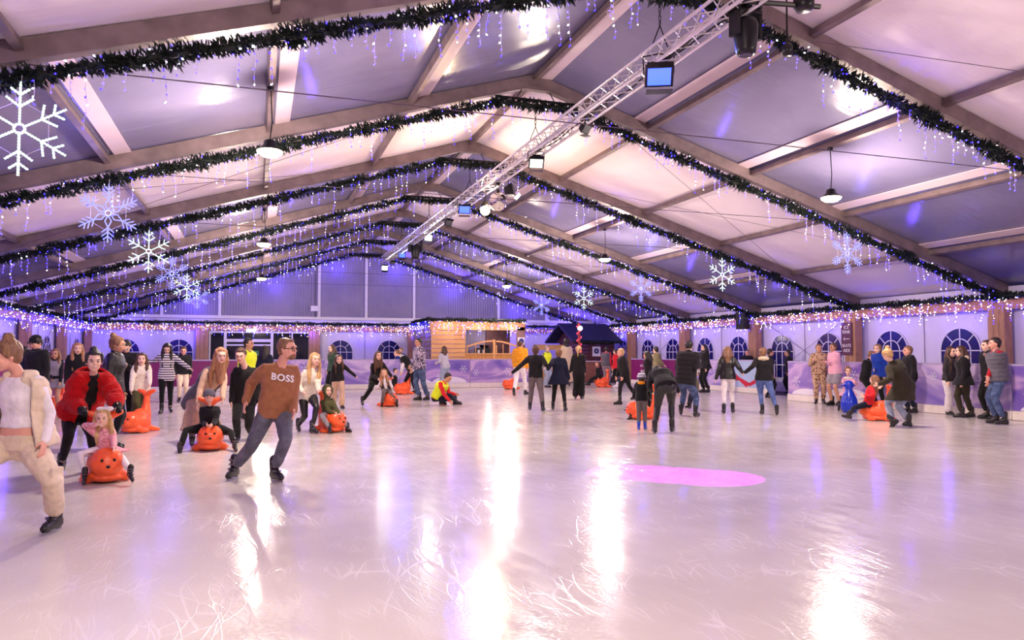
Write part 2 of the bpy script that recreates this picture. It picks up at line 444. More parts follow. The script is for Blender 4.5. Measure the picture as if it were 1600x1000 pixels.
# ------------------------------------------------------------------ gable walls
def gable(y, nm, inward):
    mb = MB()
    q = [(-HALF, 3.4), (HALF, 3.4), (HALF, zr(HALF)+.15), (0, zr(0)+.15), (-HALF, zr(HALF)+.15)]
    mb.rings([[Vector((x, yy, z)) for x, z in q] for yy in (y, y+.05)])
    tag(mb.build(nm+'_gable', M['wallg']), kind='structure')
    tag(MB().box((0, y+.03, 1.7), (2*HALF, .06, 3.4)).build(nm, M['wallw']), kind='structure')
gable(Y1, 'wall_back', -1); gable(Y0-.05, 'wall_front', 1)
for x in (-10.6, -7.77, -2.6, 0, 2.75, 7.9, 11):
    x = x*1.0
    mb = MB(); mb.box((x, Y1-.06, (3.5+zr(x))/2), (.14, .1, zr(x)-3.5)); tag(mb.build('trim_post', M['white']), kind='structure')
tag(MB().box((0, Y1-.09, 3.5), (2*HALF-.2, .12, .16)).build('trim_rail', M['white']), kind='structure')
tag(MB().box((0, Y1-.16, 2.92), (2*HALF-.6, .05, .3)).build('trim_back', M['fascia']), kind='structure')
GX = {px: onY(px, Y1) for px in (196, 280, 316, 492, 532, 608, 330, 484)}
for px in (196, 280, 532, 608):
    wn += 1; window('window_%d' % wn, (GX[px], Y1, 0), (1, 0, 0), (0, -1, 0))
for x in (onY(316, Y1-.2), onY(491, Y1-.2), onY(645, Y1-.2)+.0, 8.2):
    mb = MB()
    for i in range(3): mb.box((x-.2+i*.2, Y1-.25, 1.4), (.19, .3, 2.8))
    tag(mb.build('pillar', M['column']), kind='structure')
mb = MB(); mb.tube([(onY(570, Y1), Y1-.02, 0), (onY(570, Y1), Y1-.02, 3.3)], .01, 5); tag(mb.build('wall_seam', M['cable']), kind='structure')
# electrical box on the gable post
xb = onY(491, Y1-.1)
t_ = empty('junction_box', (xb, Y1-.16, 3.62), label='small white electrical box on the gable post above the doors', cat='electrical box')
MB().box((0, -.02, .42), (.42, .14, .3)).build('cover', M['white'], t_); MB().tube([(0, -.02, .27), (.02, -.02, -.05)], .03).tube([(0, -.02, .57), (0, -.02, 2.4)], .02).build('cable', M['cable'], t_)
# entrance doors in the gable
xa, xd = onY(327, Y1-.1), onY(484, Y1-.1)
x1, x2 = onY(352, Y1-.1), onY(425, Y1-.1)
yd = Y1-.1
def glazed(name, xa, xb, z0, z1, bars=()):
    root = empty(name, ((xa+xb)/2, yd, 0), kind='structure'); cx = (xa+xb)/2; w = xb-xa
    MB().box((0, .02, (z0+z1)/2), (w-.08, .02, z1-z0-.08)).build('pane', M['dark_glass'], root)
    fr = MB()
    for sx in (-1, 1): fr.box((sx*(w/2-.035), 0, (z0+z1)/2), (.07, .06, z1-z0))
    for z in (z0+.035, z1-.035): fr.box((0, 0, z), (w-.14, .058, .07))
    for (kind, v) in bars:
        if kind == 'v': fr.box((v, 0, (z0+z1)/2), (.07, .056, z1-z0-.14))
        else: fr.box((0, 0, v), (w-.14, .054, .08))
    fr.build('door_frame' if 'door' in name else 'window_frame', M['white'], root)
    return root
wn += 1; glazed('window_%d' % wn, xa, x1, 0, 2.72)
wn += 1; glazed('window_%d' % wn, x2, xd, 0, 2.72, [('v', (xd-x2)*.03)])
wn += 1; glazed('window_%d' % wn, x1, x2, 2.25, 2.72)
for i in range(2):
    w = (x2-x1)/2
    d = glazed('door_%d' % (i+1), x1+i*w, x1+(i+1)*w, 0, 2.24, [('h', 1.0), ('h', 2.0)])
    s = MB(); s.box((-.25 if i else .25, -.05, 1.55), (.34, .02, .3)); s.build('notice', simple('green_notice', (40, 120, 80), .5), d)
    MB().tube([((-1)**i*w*.38, -.08, .95), ((-1)**i*w*.38, -.08, 1.25)], .015).build('door_handle', M['black'], d)
e = empty('exit_sign', ((x1+x2)/2+.1, yd-.12, 2.78), label='small lit exit sign box above the double doors', cat='sign')
MB().box((0, 0, 0), (.5, .08, .2)).build('housing', M['white'], e); MB().box((0, -.045, 0), (.46, .01, .16)).build('lit_panel', emit('exit_panel', (.75, 1, .85), 2.2), e)

# ------------------------------------------------------------------ garlands and icicle lights
def needles(L, per_m, seed, rad=.12):
    """garland along +X, length L, drooping needles round a core"""
    r = random.Random(seed); mb = MB()
    n = int(L*3)
    mb.tube([(L*i/n, 0, .02*math.sin(i*1.7)) for i in range(n+1)], .05, 6)
    for i in range(int(L*per_m)):
        x = r.random()*L; a = r.random()*2*math.pi
        lump = .75+.35*math.sin(x*5.3+seed)*math.sin(x*2.1)
        d = Vector((r.uniform(-.9, .9), math.cos(a), math.sin(a))).normalized(); l = rad*lump*r.uniform(.7, 1.25)
        p = Vector((x, 0, 0))+Vector((0, math.cos(a), math.sin(a)))*.03
        q = p+d*l; s_ = d.orthogonal().normalized()*.016; s2 = d.cross(s_).normalized()*.016
        b = len(mb.v); m_ = p.lerp(q, .45)
        mb.v += [p, m_+s_, q, m_-s_]; mb.face((b, b+1, b+2, b+3))
        b = len(mb.v)
        mb.v += [p, m_+s2, q+d.orthogonal()*.02, m_-s2]; mb.face((b, b+1, b+2, b+3))
    return mb
LS = math.hypot(HALF, HALF*SL)
gar_mesh = [needles(LS+.1, 300, 3, .17).mesh('garland_needles', M['green']), needles(LS+.1, 160, 5, .16).mesh('garland_needles', M['green'])]
flat_mesh = needles(2.0, 300, 9, .16).mesh('garland_needles', M['green'])
def led(mb, p, d, mat, r=.014, l=.042):
    d = Vector(d).normalized(); a = d.orthogonal().normalized()*r; b_ = d.cross(a).normalized()*r; p = Vector(p)
    b = len(mb.v); m = p+d*l*.5; q = p+d*l
    mb.mat(mat); mb.v += [p, m+a, m+b_, m-a, m-b_, q]
    for i in range(4):
        j = 1+(i+1) % 4; mb.face((b, b+j, b+1+i)); mb.face((b+5, b+1+i, b+j))
def drop(seed, warm=False):
    r = random.Random(seed); mb = MB(); L = r.choice((.28, .4, .52, .62, .72)); n = int(L/.09)
    pts = [Vector((0, 0, .1))]; x = y = 0
    for i in range(n):
        x += r.uniform(-.02, .02); y += r.uniform(-.02, .02); pts.append(Vector((x, y, -i*.09)))
    mb.mat(M['wire']); mb.tube(pts, .0035, 3)
    for i, p in enumerate(pts[1:]):
        m = [M['led_b'], M['led_v'], M['led_b'], M['led_w'], M['led_v']][r.randrange(5)] if not warm else [M['led_y'], M['led_w'], M['led_v'], M['led_b']][r.randrange(4)]
        led(mb, p, (r.uniform(-1, 1), r.uniform(-1, 1), -.6), m, .013*(1.6 if r.random() < .14 else 1))
    return mb.mesh('icicle_drop')
drops = [drop(100+i) for i in range(9)]
wdrops = [drop(300+i, True) for i in range(7)]
def fairy(L, per_m, mats, seed, rad=.11, zoff=0):
    r = random.Random(seed); mb = MB()
    for i in range(int(L*per_m)):
        a = r.random()*2*math.pi
        led(mb, (r.random()*L, math.cos(a)*rad, math.sin(a)*rad*.9+zoff), (r.uniform(-1, 1), r.uniform(-1, 1), r.uniform(-1, 1)), mats[r.randrange(len(mats))])
    return mb.mesh('fairy_lights')
fairy_m = [fairy(LS, 7, [M['led_b'], M['led_v'], M['led_b'], M['led_w']], 11, .12), fairy(LS, 10, [M['led_b'], M['led_v'], M['led_w']], 12, .13)]
ORD = ['nearest', 'second', 'third', 'fourth', 'fifth', 'sixth', 'seventh', 'last']
GD = .33
ang = math.atan(SL)
def where(k):
    return {0: 'overhead rafter', 1: 'nearest rafter seen', 2: 'rafter beyond the blue floodlight', 3: 'rafter beyond the mirror ball',
            4: 'fourth rafter seen', 5: 'fifth rafter seen', 6: 'rafter before the gable', 7: 'rafter at the gable'}[k]
for k in range(0, 8):
    y = YR(k)-(.0 if k < 7 else .3)
    for sgn, side in ((-1, 'left'), (1, 'right')):
        g = empty('garland', (0, y, zr(0)-GD), 0, 'dark green fir garland under the %s slope of the %s' % (side, where(k)), 'garland', 'garlands under the rafters')
        # sloping run starts 0.9 m out from the ridge; the flat piece bridges the ridge
        run = newobj('garland_run', gar_mesh[0 if k < 5 else 1], g, (0, 0, 0), (0, ang, 0 if sgn > 0 else math.pi))
        x0 = .85
        run.location = (sgn*x0, 0, -SL*x0+.02); run.scale = ((LS-x0-.15)/LS, 1, 1)
        if sgn > 0: newobj('ridge_run', flat_mesh, g, (-1.0, 0, -SL*x0+.03), (0, 0, 0))
        l = empty('icicle_lights', (0, y, zr(0)-GD), 0, 'blue and white icicle lights along the %s slope of the %s' % (side, where(k)), 'string lights', 'icicle lights under the rafters')
        f = newobj('fairy_lights', fairy_m[0 if k < 4 else 1], l, (sgn*x0, -.01, -SL*x0+.02), (0, ang, 0 if sgn > 0 else math.pi), ((LS-x0-.15)/LS, 1, 1)); f['kind'] = 'stuff'
        x = .2 if sgn > 0 else .35
        i = 0
        while x < HALF-.5:
            z = -SL*max(x, x0)-.03
            newobj('icicle_drop', drops[rnd.randrange(9)], l, (sgn*x, rnd.uniform(-.06, .06), z), (0, 0, rnd.random()*6), (1, 1, rnd.uniform(.75, 1.15)))
            x += rnd.uniform(.13, .28)
            if rnd.random() < .06: x += .35
# eave runs: one per bay on both side walls, and along the gable
eave_g = needles(5.5, 170, 21, .13).mesh('garland_needles', M['green'])
eave_f = fairy(5.5, 36, [M['led_y'], M['led_w'], M['led_v'], M['led_b'], M['led_w']], 31, .17, -.22)
eave_fb = fairy(5.5, 36, [M['led_b'], M['led_w'], M['led_v'], M['led_b']], 32, .19, -.22)
def eave(P, rz, label, blue=False, L=5.5, n=22, dr=None):
    g = empty('garland', P, rz, 'green fir garland '+label, 'garland', 'garlands along the walls')
    newobj('garland_run', eave_g, g, (0, 0, .12), sc=(L/5.5, 1, 1))
    l = empty('icicle_lights', P, rz, ('blue and white ' if blue else 'warm and blue ')+'icicle lights '+label, 'string lights', 'icicle lights along the walls')
    f = newobj('fairy_lights', eave_fb if blue else eave_f, l, (0, 0, .12), sc=(L/5.5, 1, 1)); f['kind'] = 'stuff'
    for i in range(n):
        newobj('icicle_drop', (drops if (blue or rnd.random() < .4) else wdrops)[rnd.randrange(7)], l, (L*(i+rnd.random())/n, rnd.uniform(-.05, .05), -.12), (0, 0, rnd.random()*6), (1, 1, rnd.uniform(.6, 1)))
BAY = {-2: 'behind the viewpoint, far bay', -1: 'behind the viewpoint, close bay', 0: 'beside the viewpoint', 1: 'in the nearest visible bay', 2: 'in the second visible bay', 3: 'in the third visible bay', 4: 'in the fourth visible bay', 5: 'in the fifth visible bay', 6: 'in the last bay'}
for k in range(1, 7):
    eave((HALF-.48, YR(k), 3.02), R(90), 'along the right wall '+BAY[k])
    eave((-HALF+.48, YR(k), 3.02), R(90), 'along the left wall '+BAY[k], blue=True)
gx = -HALF+.4; i = 0
GL = ['beside the left corner', 'left of the glazed doors', 'over the glazed doors', 'above the arched windows', 'behind the timber kiosk', 'in the right corner']
while i < 6:
    L = (2*HALF-.8)/6
    eave((gx, Y1-.4, 3.06), 0, 'on the gable wall '+GL[i], blue=(i == 5), L=L, n=20); gx += L; i += 1

# ------------------------------------------------------------------ snowflakes
def flake(kind):
    arms = []
    mat = M['flake_w'] if kind == 'w' else M['flake_b']
    a = MB(); r = .014 if kind == 'w' else .011; Rr = .55
    def seg(p, q):
        p = Vector((p[0], 0, p[1])); q = Vector((q[0], 0, q[1])); n = max(3, int((q-p).length/.018))
        a.tube([p.lerp(q, i/n) for i in range(n+1)], [r*(1.25 if i % 2 else .8) for i in range(n+1)], 6)
    if kind == 'w':
        seg((0, .06), (0, Rr))
        for z0, l in ((.26, .17), (.40, .12)):
            for s_ in (-1, 1): seg((0, z0), (s_*l*.82, z0+l*.62))
    else:
        for s_ in (-1, 1):
            seg((0, .05), (s_*.055, .15)); seg((s_*.055, .15), (0, .27))
            seg((0, .27), (s_*.10, .36)); seg((0, .35), (s_*.10, .44)); seg((0, .43), (s_*.075, .50))
        seg((0, .27), (0, Rr))
    arm = a.mesh('flake_arm', mat, True)
    h = MB(); pts = [(.06*math.sin(R(60*i+30)), 0, .06*math.cos(R(60*i+30))) for i in range(6)]
    h.tube([Vector(p) for p in pts], r, 6, closed=True); hub = h.mesh('flake_hub', mat, True)
    fr = MB()
    ring = [(.34*math.sin(R(60*i)), .012, .34*math.cos(R(60*i))) for i in range(6)]
    fr.tube([Vector(p) for p in ring], .004, 4, closed=True); frame = fr.mesh('flake_frame', M['wire'])
    return arm, hub, frame
FM = {'w': flake('w'), 'b': flake('b')}
for sgn, side in ((-1, 'left'), (1, 'right')):
    for k in range(1, 7):
        kind = 'w' if k % 2 else 'b'
        x = sgn*3*PS+(.05 if sgn < 0 else 0); z = zr(x)-.13-.22-.6
        t_ = empty('snowflake_light', (x, YR(k)-.12, z), 0, '%s lit snowflake hanging on the %s side from the %s' % ('white' if kind == 'w' else 'lilac-blue', side, where(k)), 'snowflake light', 'lit snowflakes hung in two rows')
        arm, hub, frame = FM[kind]
        for i in range(6): newobj('arm', arm, t_, rot=(0, R(60*i), 0))
        newobj('hub', hub, t_); newobj('frame', frame, t_)
        MB().tube([(0, .02, .5), (0, .08, .8)], .006, 4).build('hanging_cord', M['wire'], t_)
        lamp('flake_glow', 'POINT', (x, YR(k)-.10, z), (26 if sgn < 0 else 12) if kind == 'w' else 26, (.16, .14, 1), .02)

# ------------------------------------------------------------------ truss
TX, TZ = 0.0, 6.12
ty0, ty1 = 4.2, 36.6
tr = empty('lighting_truss', (TX, ty0, TZ), 0, 'long silver box truss hung under the tent ridge', 'truss')
hw = .145
for sx in (-1, 1):
    for sz in (-1, 1):
        MB().tube([(sx*hw, 0, sz*hw), (sx*hw, ty1-ty0, sz*hw)], .026, 8).build('chord', M['truss'], tr, True)
for nm, (ax, fix) in {'side': ('x', 0), 'side2': ('x', 1), 'top': ('z', 0), 'bot': ('z', 1)}.items():
    lc = MB(); n = int((ty1-ty0)/.25); f = hw*(1 if fix else -1)
    for i in range(n):
        a_, b_ = (-hw, hw) if i % 2 else (hw, -hw)
        ya, yb = i*.25, (i+1)*.25
        if ax == 'x': lc.tube([(f, ya, a_), (f, yb, b_)], .010, 5)
        else: lc.tube([(a_, ya, f), (b_, yb, f)], .010, 5)
    lc.build('lacing', M['truss'], tr)
for k in range(1, 7):
    y = YR(k)-ty0; hh = zr(.95)-.16-TZ
    ch = MB()
    for sx in (-hw, hw): ch.tube([(sx, y, hw), (0, y, hw+.35)], .01, 5)
    n = 8
    for i in range(n):
        z = hw+.35+(hh-hw-.35)*(i+.5)/n; rr = (hh-hw-.35)/n*.62
        pts = [Vector((math.cos(a)*rr*.45*(1 if i % 2 else 0), math.cos(a)*rr*.45*(0 if i % 2 else 1), math.sin(a)*rr))+Vector((0, y, z)) for a in [2*math.pi*j/8 for j in range(8)]]
        ch.tube(pts, .007, 4, closed=True)
    ch.build('chain', M['black'], tr)
pc = MB(); pts = [(-.07+.04*math.sin(i*1.3), i*.5, -.12+.03*math.cos(i*2.1)) for i in range(int((ty1-ty0)/.5))]
pc.tube(pts, .02, 5); pts = [(.05+.03*math.sin(i*1.9), i*.5, -.1+.02*math.cos(i*1.1)) for i in range(int((ty1-ty0)/.5))]; pc.tube(pts, .015, 5)
pc.build('power_cable', M['black'], tr)

def truss_pt(px, py, dx=0):
    y = onX(px, TX+dx); p = Vector((TX+dx, y, 0)); return Vector((TX+dx, y, zat(py, p)))
def flood(px, py, colname, emcol, st, label, dx=0, yawz=0, tilt=35, sc=1.0, energy=0, lcol=(1, 1, 1), door=True):
    p = truss_pt(px, py, dx)
    t_ = empty('stage_light', p, R(yawz), label, 'stage light')
    rot = Matrix.Rotation(R(tilt), 3, 'X')   # faces -Y (towards the viewer), tilted down
    b = MB()
    w = .19*sc
    prof = [(-w*.75, -w*.7, .14), (w*.75, -w*.7, .14)]
    def q(x, y, z): return rot @ Vector((x, y, z))
    r1 = [q(-w, -.1*sc, -w*.8), q(w, -.1*sc, -w*.8), q(w, -.1*sc, w*.8), q(-w, -.1*sc, w*.8)]
    r2 = [q(-w*.55, .14*sc, -w*.5), q(w*.55, .14*sc, -w*.5), q(w*.55, .14*sc, w*.5), q(-w*.55, .14*sc, w*.5)]
    r0 = [q(-w*1.06, -.085*sc, -w*.86), q(w*1.06, -.085*sc, -w*.86), q(w*1.06, -.085*sc, w*.86), q(-w*1.06, -.085*sc, w*.86)]
    b.rings([r1, r0, r2]); 
    for i in range(5): b.box(q(0, .02+.02*i*sc, w*.75-.03*i), (w*1.2-.1*i*sc, .008, .06), rot)
    b.build('housing', M['black'], t_)
    MB().box(q(0, -.105*sc, 0), (w*1.7, .008, w*1.35), rot).build('lens', emit(colname, emcol, st), t_)
    y = MB(); y.tube([q(-w*1.1, 0, 0), Vector((-w*1.15, 0, w*1.3)), Vector((0, 0, w*1.5)), Vector((w*1.15, 0, w*1.3)), q(w*1.1, 0, 0)], .012, 5)
    top = TZ-.145-p.z
    y.tube([(0, 0, w*1.5), (-dx, 0, max(top, w*1.6))], .015, 6)
    y.build('yoke', M['black'], t_)
    if door:
        for i, (cx, cz, ww, hh, ax) in enumerate(((0, -w*1.05, w*1.9, w*1.1, 'b'), (0, w*.95, w*1.9, w*.5, 't'))):
            rr = rot @ Matrix.Rotation(R(52 if ax == 'b' else -50), 3, 'X')
            MB().box(q(cx, -.17*sc, cz), (ww, .006, hh), rr).build('barn_door', M['black'], t_)
    if energy:
        d = (rot @ Vector((0, -1, 0))); d.rotate(Matrix.Rotation(R(yawz), 3, 'Z'))
        lamp('flood_beam', 'SPOT', p+d*.22, energy, lcol, .08, rot=d.to_track_quat('-Z', 'Y').to_euler(), spot_size=R(100), spot_blend=.6)
    return t_
flood(1033, 115, 'blue_flood_lens', (.03, .07, 1), 4.5, 'blue glowing floodlight with barn doors, largest on the truss', sc=1.1, tilt=40, yawz=-25, energy=500, lcol=(.1, .15, 1))
flood(838, 252, 'white_flood_lens', (.9, 1, .85), 9, 'white glowing floodlight on the truss before the mirror ball', sc=.85, tilt=40, yawz=-15, energy=500, lcol=(1, .95, .9))
flood(725, 325, 'blue_flood_lens', (.03, .07, 1), 4.5, 'small blue floodlight on the truss past the warm lamp', sc=.95, tilt=35, yawz=-10, energy=300, lcol=(.1, .15, 1))
flood(668, 371, 'white_flood_lens', (.9, 1, .85), 9, 'white lit spot on the truss by the black moving head', dx=.3, sc=.8, tilt=20, door=False, energy=120, lcol=(1, 1, .95))
flood(600, 418, 'white_flood_lens', (.9, 1, .85), 9, 'white lit spot at the far end of the truss', dx=-.1, sc=.8, tilt=20, energy=80, lcol=(1, 1, .95))
flood(627, 398, 'blue_flood_lens', (.03, .07, 1), 4.5, 'blue floodlight at the far end of the truss', dx=.2, sc=.8, tilt=20, energy=120, lcol=(.1, .15, 1))
flood(915, 200, 'off_lens', (.1, .1, .12), .05, 'small unlit black spotlight between blue and white floods', dx=.15, sc=.6, tilt=35, yawz=30)
flood(797, 298, 'off_lens', (.1, .1, .12), .05, 'unlit black spotlight beside the mirror ball', dx=.35, sc=.95, tilt=-10, yawz=60)
flood(699, 347, 'off_lens', (.1, .1, .12), .05, 'unlit black spotlight behind the warm lamp', dx=.05, sc=.7, tilt=30, yawz=20)
flood(612, 410, 'off_lens', (.1, .1, .12), .05, 'unlit black spotlight at the far end of the truss', dx=.1, sc=.6, tilt=30, yawz=20)
def moving_head(px, py, sc, label, dx=.25):
    p = truss_pt(px, py, dx); t_ = empty('moving_head_light', p, R(10), label, 'stage light')
    b = MB(); b.lathe([(.10*sc, -.40*sc), (.16*sc, -.38*sc), (.17*sc, -.3*sc), (.20*sc, -.12*sc), (.21*sc, .1*sc), (.17*sc, .2*sc), (.1*sc, .24*sc)], n=20); b.build('head', M['black'], t_, True)
    MB().lathe([(.11*sc, -.405*sc), (.115*sc, -.395*sc)], n=20).build('lens', simple('purple_lens', (40, 20, 70), .1), t_)
    y = MB()
    for sx in (-1, 1): y.box((sx*.25*sc, 0, .12*sc), (.07*sc, .2*sc, .46*sc))
    y.box((0, 0, .34*sc), (.54*sc, .24*sc, .08*sc)); y.build('yoke', M['black'], t_)
    top = TZ-.145-p.z
    bs = MB(); bs.box((0, 0, .44*sc), (.42*sc, .34*sc, .13*sc)); bs.tube([(0, 0, .5*sc), (-dx*.5, 0, max(top, .55*sc))], .03, 6); bs.build('base', M['black'], t_)
    return t_
moving_head(1172, 50, .78, 'large black moving head light at the near end of the truss', .15)
moving_head(648, 390, 1.0, 'black moving head light near the far end of the truss', .25)
# bracket with second head at the near end, reaching to the side
br = empty('truss_outrigger', truss_pt(1210, 14, .3), R(0), 'black outrigger pipe holding a round lamp near the truss end', 'bracket')
MB().tube([(-.3, 0, .05), (.75, -.05, .12)], .035, 8).build('pipe', M['black'], br)
MB().lathe([(.10, -.03), (.13, .02), (.13, .14), (.09, .2)], (.5, -.05, .06), 16).build('lamp_can', M['black'], br, True)

# mirror ball and warm lamp
p = truss_pt(778, 315, .1)
mbk = empty('mirror_ball', p, 0, 'mirror ball hanging under the truss, glowing warm', 'mirror ball')
ball = MB(); ball.sph((0, 0, 0), .25, 28, 18)
mirror = NT('mirror_facets'); mirror.b.inputs['Metallic'].default_value = 1; mirror.b.inputs['Roughness'].default_value = .06; mirror.b.inputs['Base Color'].default_value = (.9, .86, .8, 1)
ball.build('facets', mirror.m, mbk)
MB().lathe([(.04, .24), (.05, .3), (.02, .33)]).tube([(0, 0, .3), (-.1, 0, TZ-.145-p.z)], .008).lathe([(.07, .42), (.07, .5)]).build('hanger', M['black'], mbk)
p = truss_pt(757, 326, -.05)
wl = empty('warm_spotlight', p, 0, 'dazzling warm lamp left of the mirror ball under the truss', 'stage light')
c_ = MB(); c_.lathe([(.12, -.02), (.13, .1), (.09, .2), (.04, .24)], rot=Matrix.Rotation(R(55), 3, 'X')); c_.build('can', M['black'], wl, True)
MB().sph((-.03, -.14, -.08), .13, 14, 8).build('bulb', emit('warm_bulb', (1, .72, .36), 60), wl, True)
MB().tube([(0, .05, .1), (.05, 0, TZ-.145-p.z)], .014).build('hanger', M['black'], wl)
lamp('warm_beam', 'POINT', p+Vector((.05, -.34, -.12)), 380, (1, .7, .4), .1)

# ------------------------------------------------------------------ pendant lamps
pend_glow = emit('pendant_glow', (1, .80, .50), 9)
PL = {(-1, 1): 'on the left side in the nearest grey bay', (1, 1): 'on the right side in the nearest grey bay', (-1, 3): 'on the left side in the middle grey bay', (1, 3): 'on the right side in the middle grey bay',
      (-1, 5): 'on the left side in the farthest grey bay', (1, 5): 'on the right side in the farthest grey bay'}
for k in (-1, 1, 3, 5):
    for sgn in (-1, 1):
        x = sgn*2*PS; y = (YR(k)+YR(k+1))/2; z = 4.84
        if k > 0:
            t_ = empty('pendant_lamp', (x, y, z), 0, 'round high-bay pendant lamp with warm glow '+PL[(sgn, k)], 'pendant lamp', 'high-bay pendant lamps')
        else:
            t_ = empty('pendant_lamp', (x, y, z), 0, 'round high-bay pendant lamp overhead behind the viewpoint, %s row' % ('west' if sgn < 0 else 'east'), 'pendant lamp', 'high-bay pendant lamps')
        MB().lathe([(.05, .2), (.09, .18), (.11, .10), (.17, .05), (.19, .02), (.17, .02), (.1, .06)], n=24).build('shade', M['black'], t_, True)
        MB().lathe([(.01, -.085), (.13, -.07), (.20, -.02), (.21, .01), (.19, .02)], n=24).build('bulb', pend_glow, t_, True)
        MB().tube([(0, 0, .2), (.03, 0, .5), (0, 0, zr(x)-z+.02)], .01, 5).build('cord', M['black'], t_)
        MB().lathe([(.05, 0), (.06, .05), (.04, .09)], (0, 0, zr(x)-z-.06)).build('ceiling_rose', M['black'], t_)
        lamp('pendant_light', 'POINT', (x, y, z-.32), 760, (1, .83, .67), .20)
# unlit practicals' spill: string lights give blue light low on the walls
BL = (.12, .06, 1.0)
for k in range(0, 7):
    for s_ in (1.4, 4.1):
        lamp('fairy_glow', 'POINT', (HALF-.75, YR(k)+s_, 2.62), 19, BL, .03)
        lamp('fairy_glow', 'POINT', (-HALF+.75, YR(k)+s_, 2.62), 30, BL, .03)
    for x in (4.5, 10.5):
        for sgn in (-1, 1): lamp('fairy_glow', 'POINT', (sgn*x, YR(k), zr(x)-.62), 15, BL, .03)
for i in range(9):
    lamp('fairy_glow', 'POINT', (-12+i*3, Y1-.75, 2.65), 34, BL, .03)
for x in (-9, -5, -1.7, 1.7, 5, 9, 12): lamp('fairy_glow', 'POINT', (x, Y1-.7, zr(x)-.8), 44, BL, .03)
# ------------------------------------------------------------------ rink barriers
BM = [m_banner('lilac_banner_a', (150, 122, 200), (206, 172, 222), (112, 86, 184), 1), m_banner('lilac_banner_b', (136, 106, 196), (196, 160, 220), (96, 74, 176), 2.3),
      m_banner('lilac_banner_c', (160, 136, 208), (214, 190, 232), (126, 104, 194), 4.1)]
plum_b = simple('plum_banner', (128, 18, 96), .4, 0, .1, 1)
blue_b = simple('pale_blue_banner', (176, 196, 232), .4, 0, .06, 1)
snow_w = simple('printed_snow_white', (238, 230, 248), .4, 0, .02)
red_p = simple('printed_red', (206, 30, 62), .4, 0, .05)
BH = 1.22
def barrier(A, B_, label, mat, flakes=2, seed=0, kicker=True, extra=None):
    """rink barrier from A to B_, the banner face to the left of the direction A->B_"""
    A = Vector((A[0], A[1], 0)); B_ = Vector((B_[0], B_[1], 0)); d = (B_-A); L = d.length; d.normalize()
    rz = math.atan2(d.y, d.x); t_ = empty('rink_barrier', A, rz, label, 'barrier', 'rink barriers')
    MB().box((L/2, -.06, BH/2+.02), (L-.02, .06, BH)).build('board', M['white'], t_)
    MB().box((L/2, -.022, .2+(BH-.2)/2+.02), (L-.03, .012, BH-.2)).build('banner', mat, t_)
    MB().box((L/2, -.01, .11), (L-.015, .04, .2)).build('kick_board', M['kick'], t_)
    MB().box((L/2, -.06, BH+.045), (L-.01, .10, .05)).build('top_rail', simple('barrier_rail', (176, 160, 204), .4), t_)
    r = random.Random(seed); fl = MB()
    for i in range(flakes):
        cx = L*(i+.5+r.uniform(-.3, .3))/max(1, flakes); cz = r.uniform(.5, 1.0); rr = r.uniform(.1, .22)
        for a in range(6):
            a_ = R(60*a+r.uniform(0, 4)); v = Vector((math.cos(a_), 0, math.sin(a_)))
            fl.bar(Vector((cx, -.012, cz)), Vector((cx, -.012, cz))+v*rr, .012, .004, Vector((0, 1, 0)))
            for s_ in (-1, 1):
                w = Vector((math.cos(a_+s_*.9), 0, math.sin(a_+s_*.9)))
                fl.bar(Vector((cx, -.012, cz))+v*rr*.6, Vector((cx, -.012, cz))+v*rr*.6+w*rr*.3, .010, .004, Vector((0, 1, 0)))
    if flakes: fl.build('printed_snowflakes', snow_w, t_)
    if extra: extra(t_, L)
    return t_
def hills(t_, L):
    for (cx, w, h) in ((L*.3, L*.25, .28), (L*.75, L*.2, .2)):
        mb = MB(); n = 16; o = [(cx+w*math.cos(math.pi*i/n), .225+h*math.sin(math.pi*i/n)) for i in range(n+1)]
        mb.rings([[Vector((x, y, z)) for x, z in o] for y in (-.014, -.011)]); mb.build('printed_snow_hill', snow_w, t_)
# near right side (faces -X): direction such that left normal = -X -> going +Y
YE = onX(1230, 10.6)
ys = [Y0+.3, -2.3, 1.4, 5.1, 8.8, 12.7, 16.7, YE]
nm = ['behind the viewpoint, end panel', 'behind the viewpoint', 'beside the viewpoint', 'just outside the frame', 'nearest on the right side', 'behind the two men in jeans', 'behind the leopard onesie']
for i in range(len(ys)-1):
    barrier((10.6, ys[i]), (10.6, ys[i+1]), 'lilac snowflake rink barrier panel '+nm[i], BM[i % 3], 3, i, extra=hills if i % 2 == 0 else None)
barrier((10.62, YE+.05), (11.7, YE+.9), 'short angled lilac barrier end beside the gate gap', BM[1], 1, 31)
def ribbon(t_, L):
    mb = MB(); 
    for pts, w, m in (([(L*.0, .35), (L*.25, .6), (L*.5, .32), (L*.75, .55), (L, .4)], .13, red_p),):
        for a_, b_ in zip(pts, pts[1:]): mb.bar((a_[0], -.012, a_[1]), (b_[0], -.012, b_[1]), .14, .004, Vector((0, 1, 0)))
        mb.bar((L*.55, -.0125, .25), (L*.98, -.0125, .95), .12, .004, Vector((0, 1, 0)))
    mb.build('printed_ribbon', red_p, t_)
def words_(t_, L):
    text('lettering', 'to the ice', .22, M['letter'], t_, (L*.5, -.01, .95), (R(90), 0, math.pi), .002)
    text('lettering', 'RINK', .34, M['letter'], t_, (L*.5, -.01, .6), (R(90), 0, math.pi), .002)
barrier((12.3, 23.3), (12.3, 26.2), 'pale blue barrier panel with red ribbon print', blue_b, 0, 5, extra=ribbon)
barrier((12.3, 26.2), (12.3, 28.9), 'lilac barrier panel behind the woman in black', BM[2], 2, 6)
barrier((12.3, 28.9), (12.3, 31.7), 'plain plum barrier panel near the far right corner', plum_b, 0, 7)
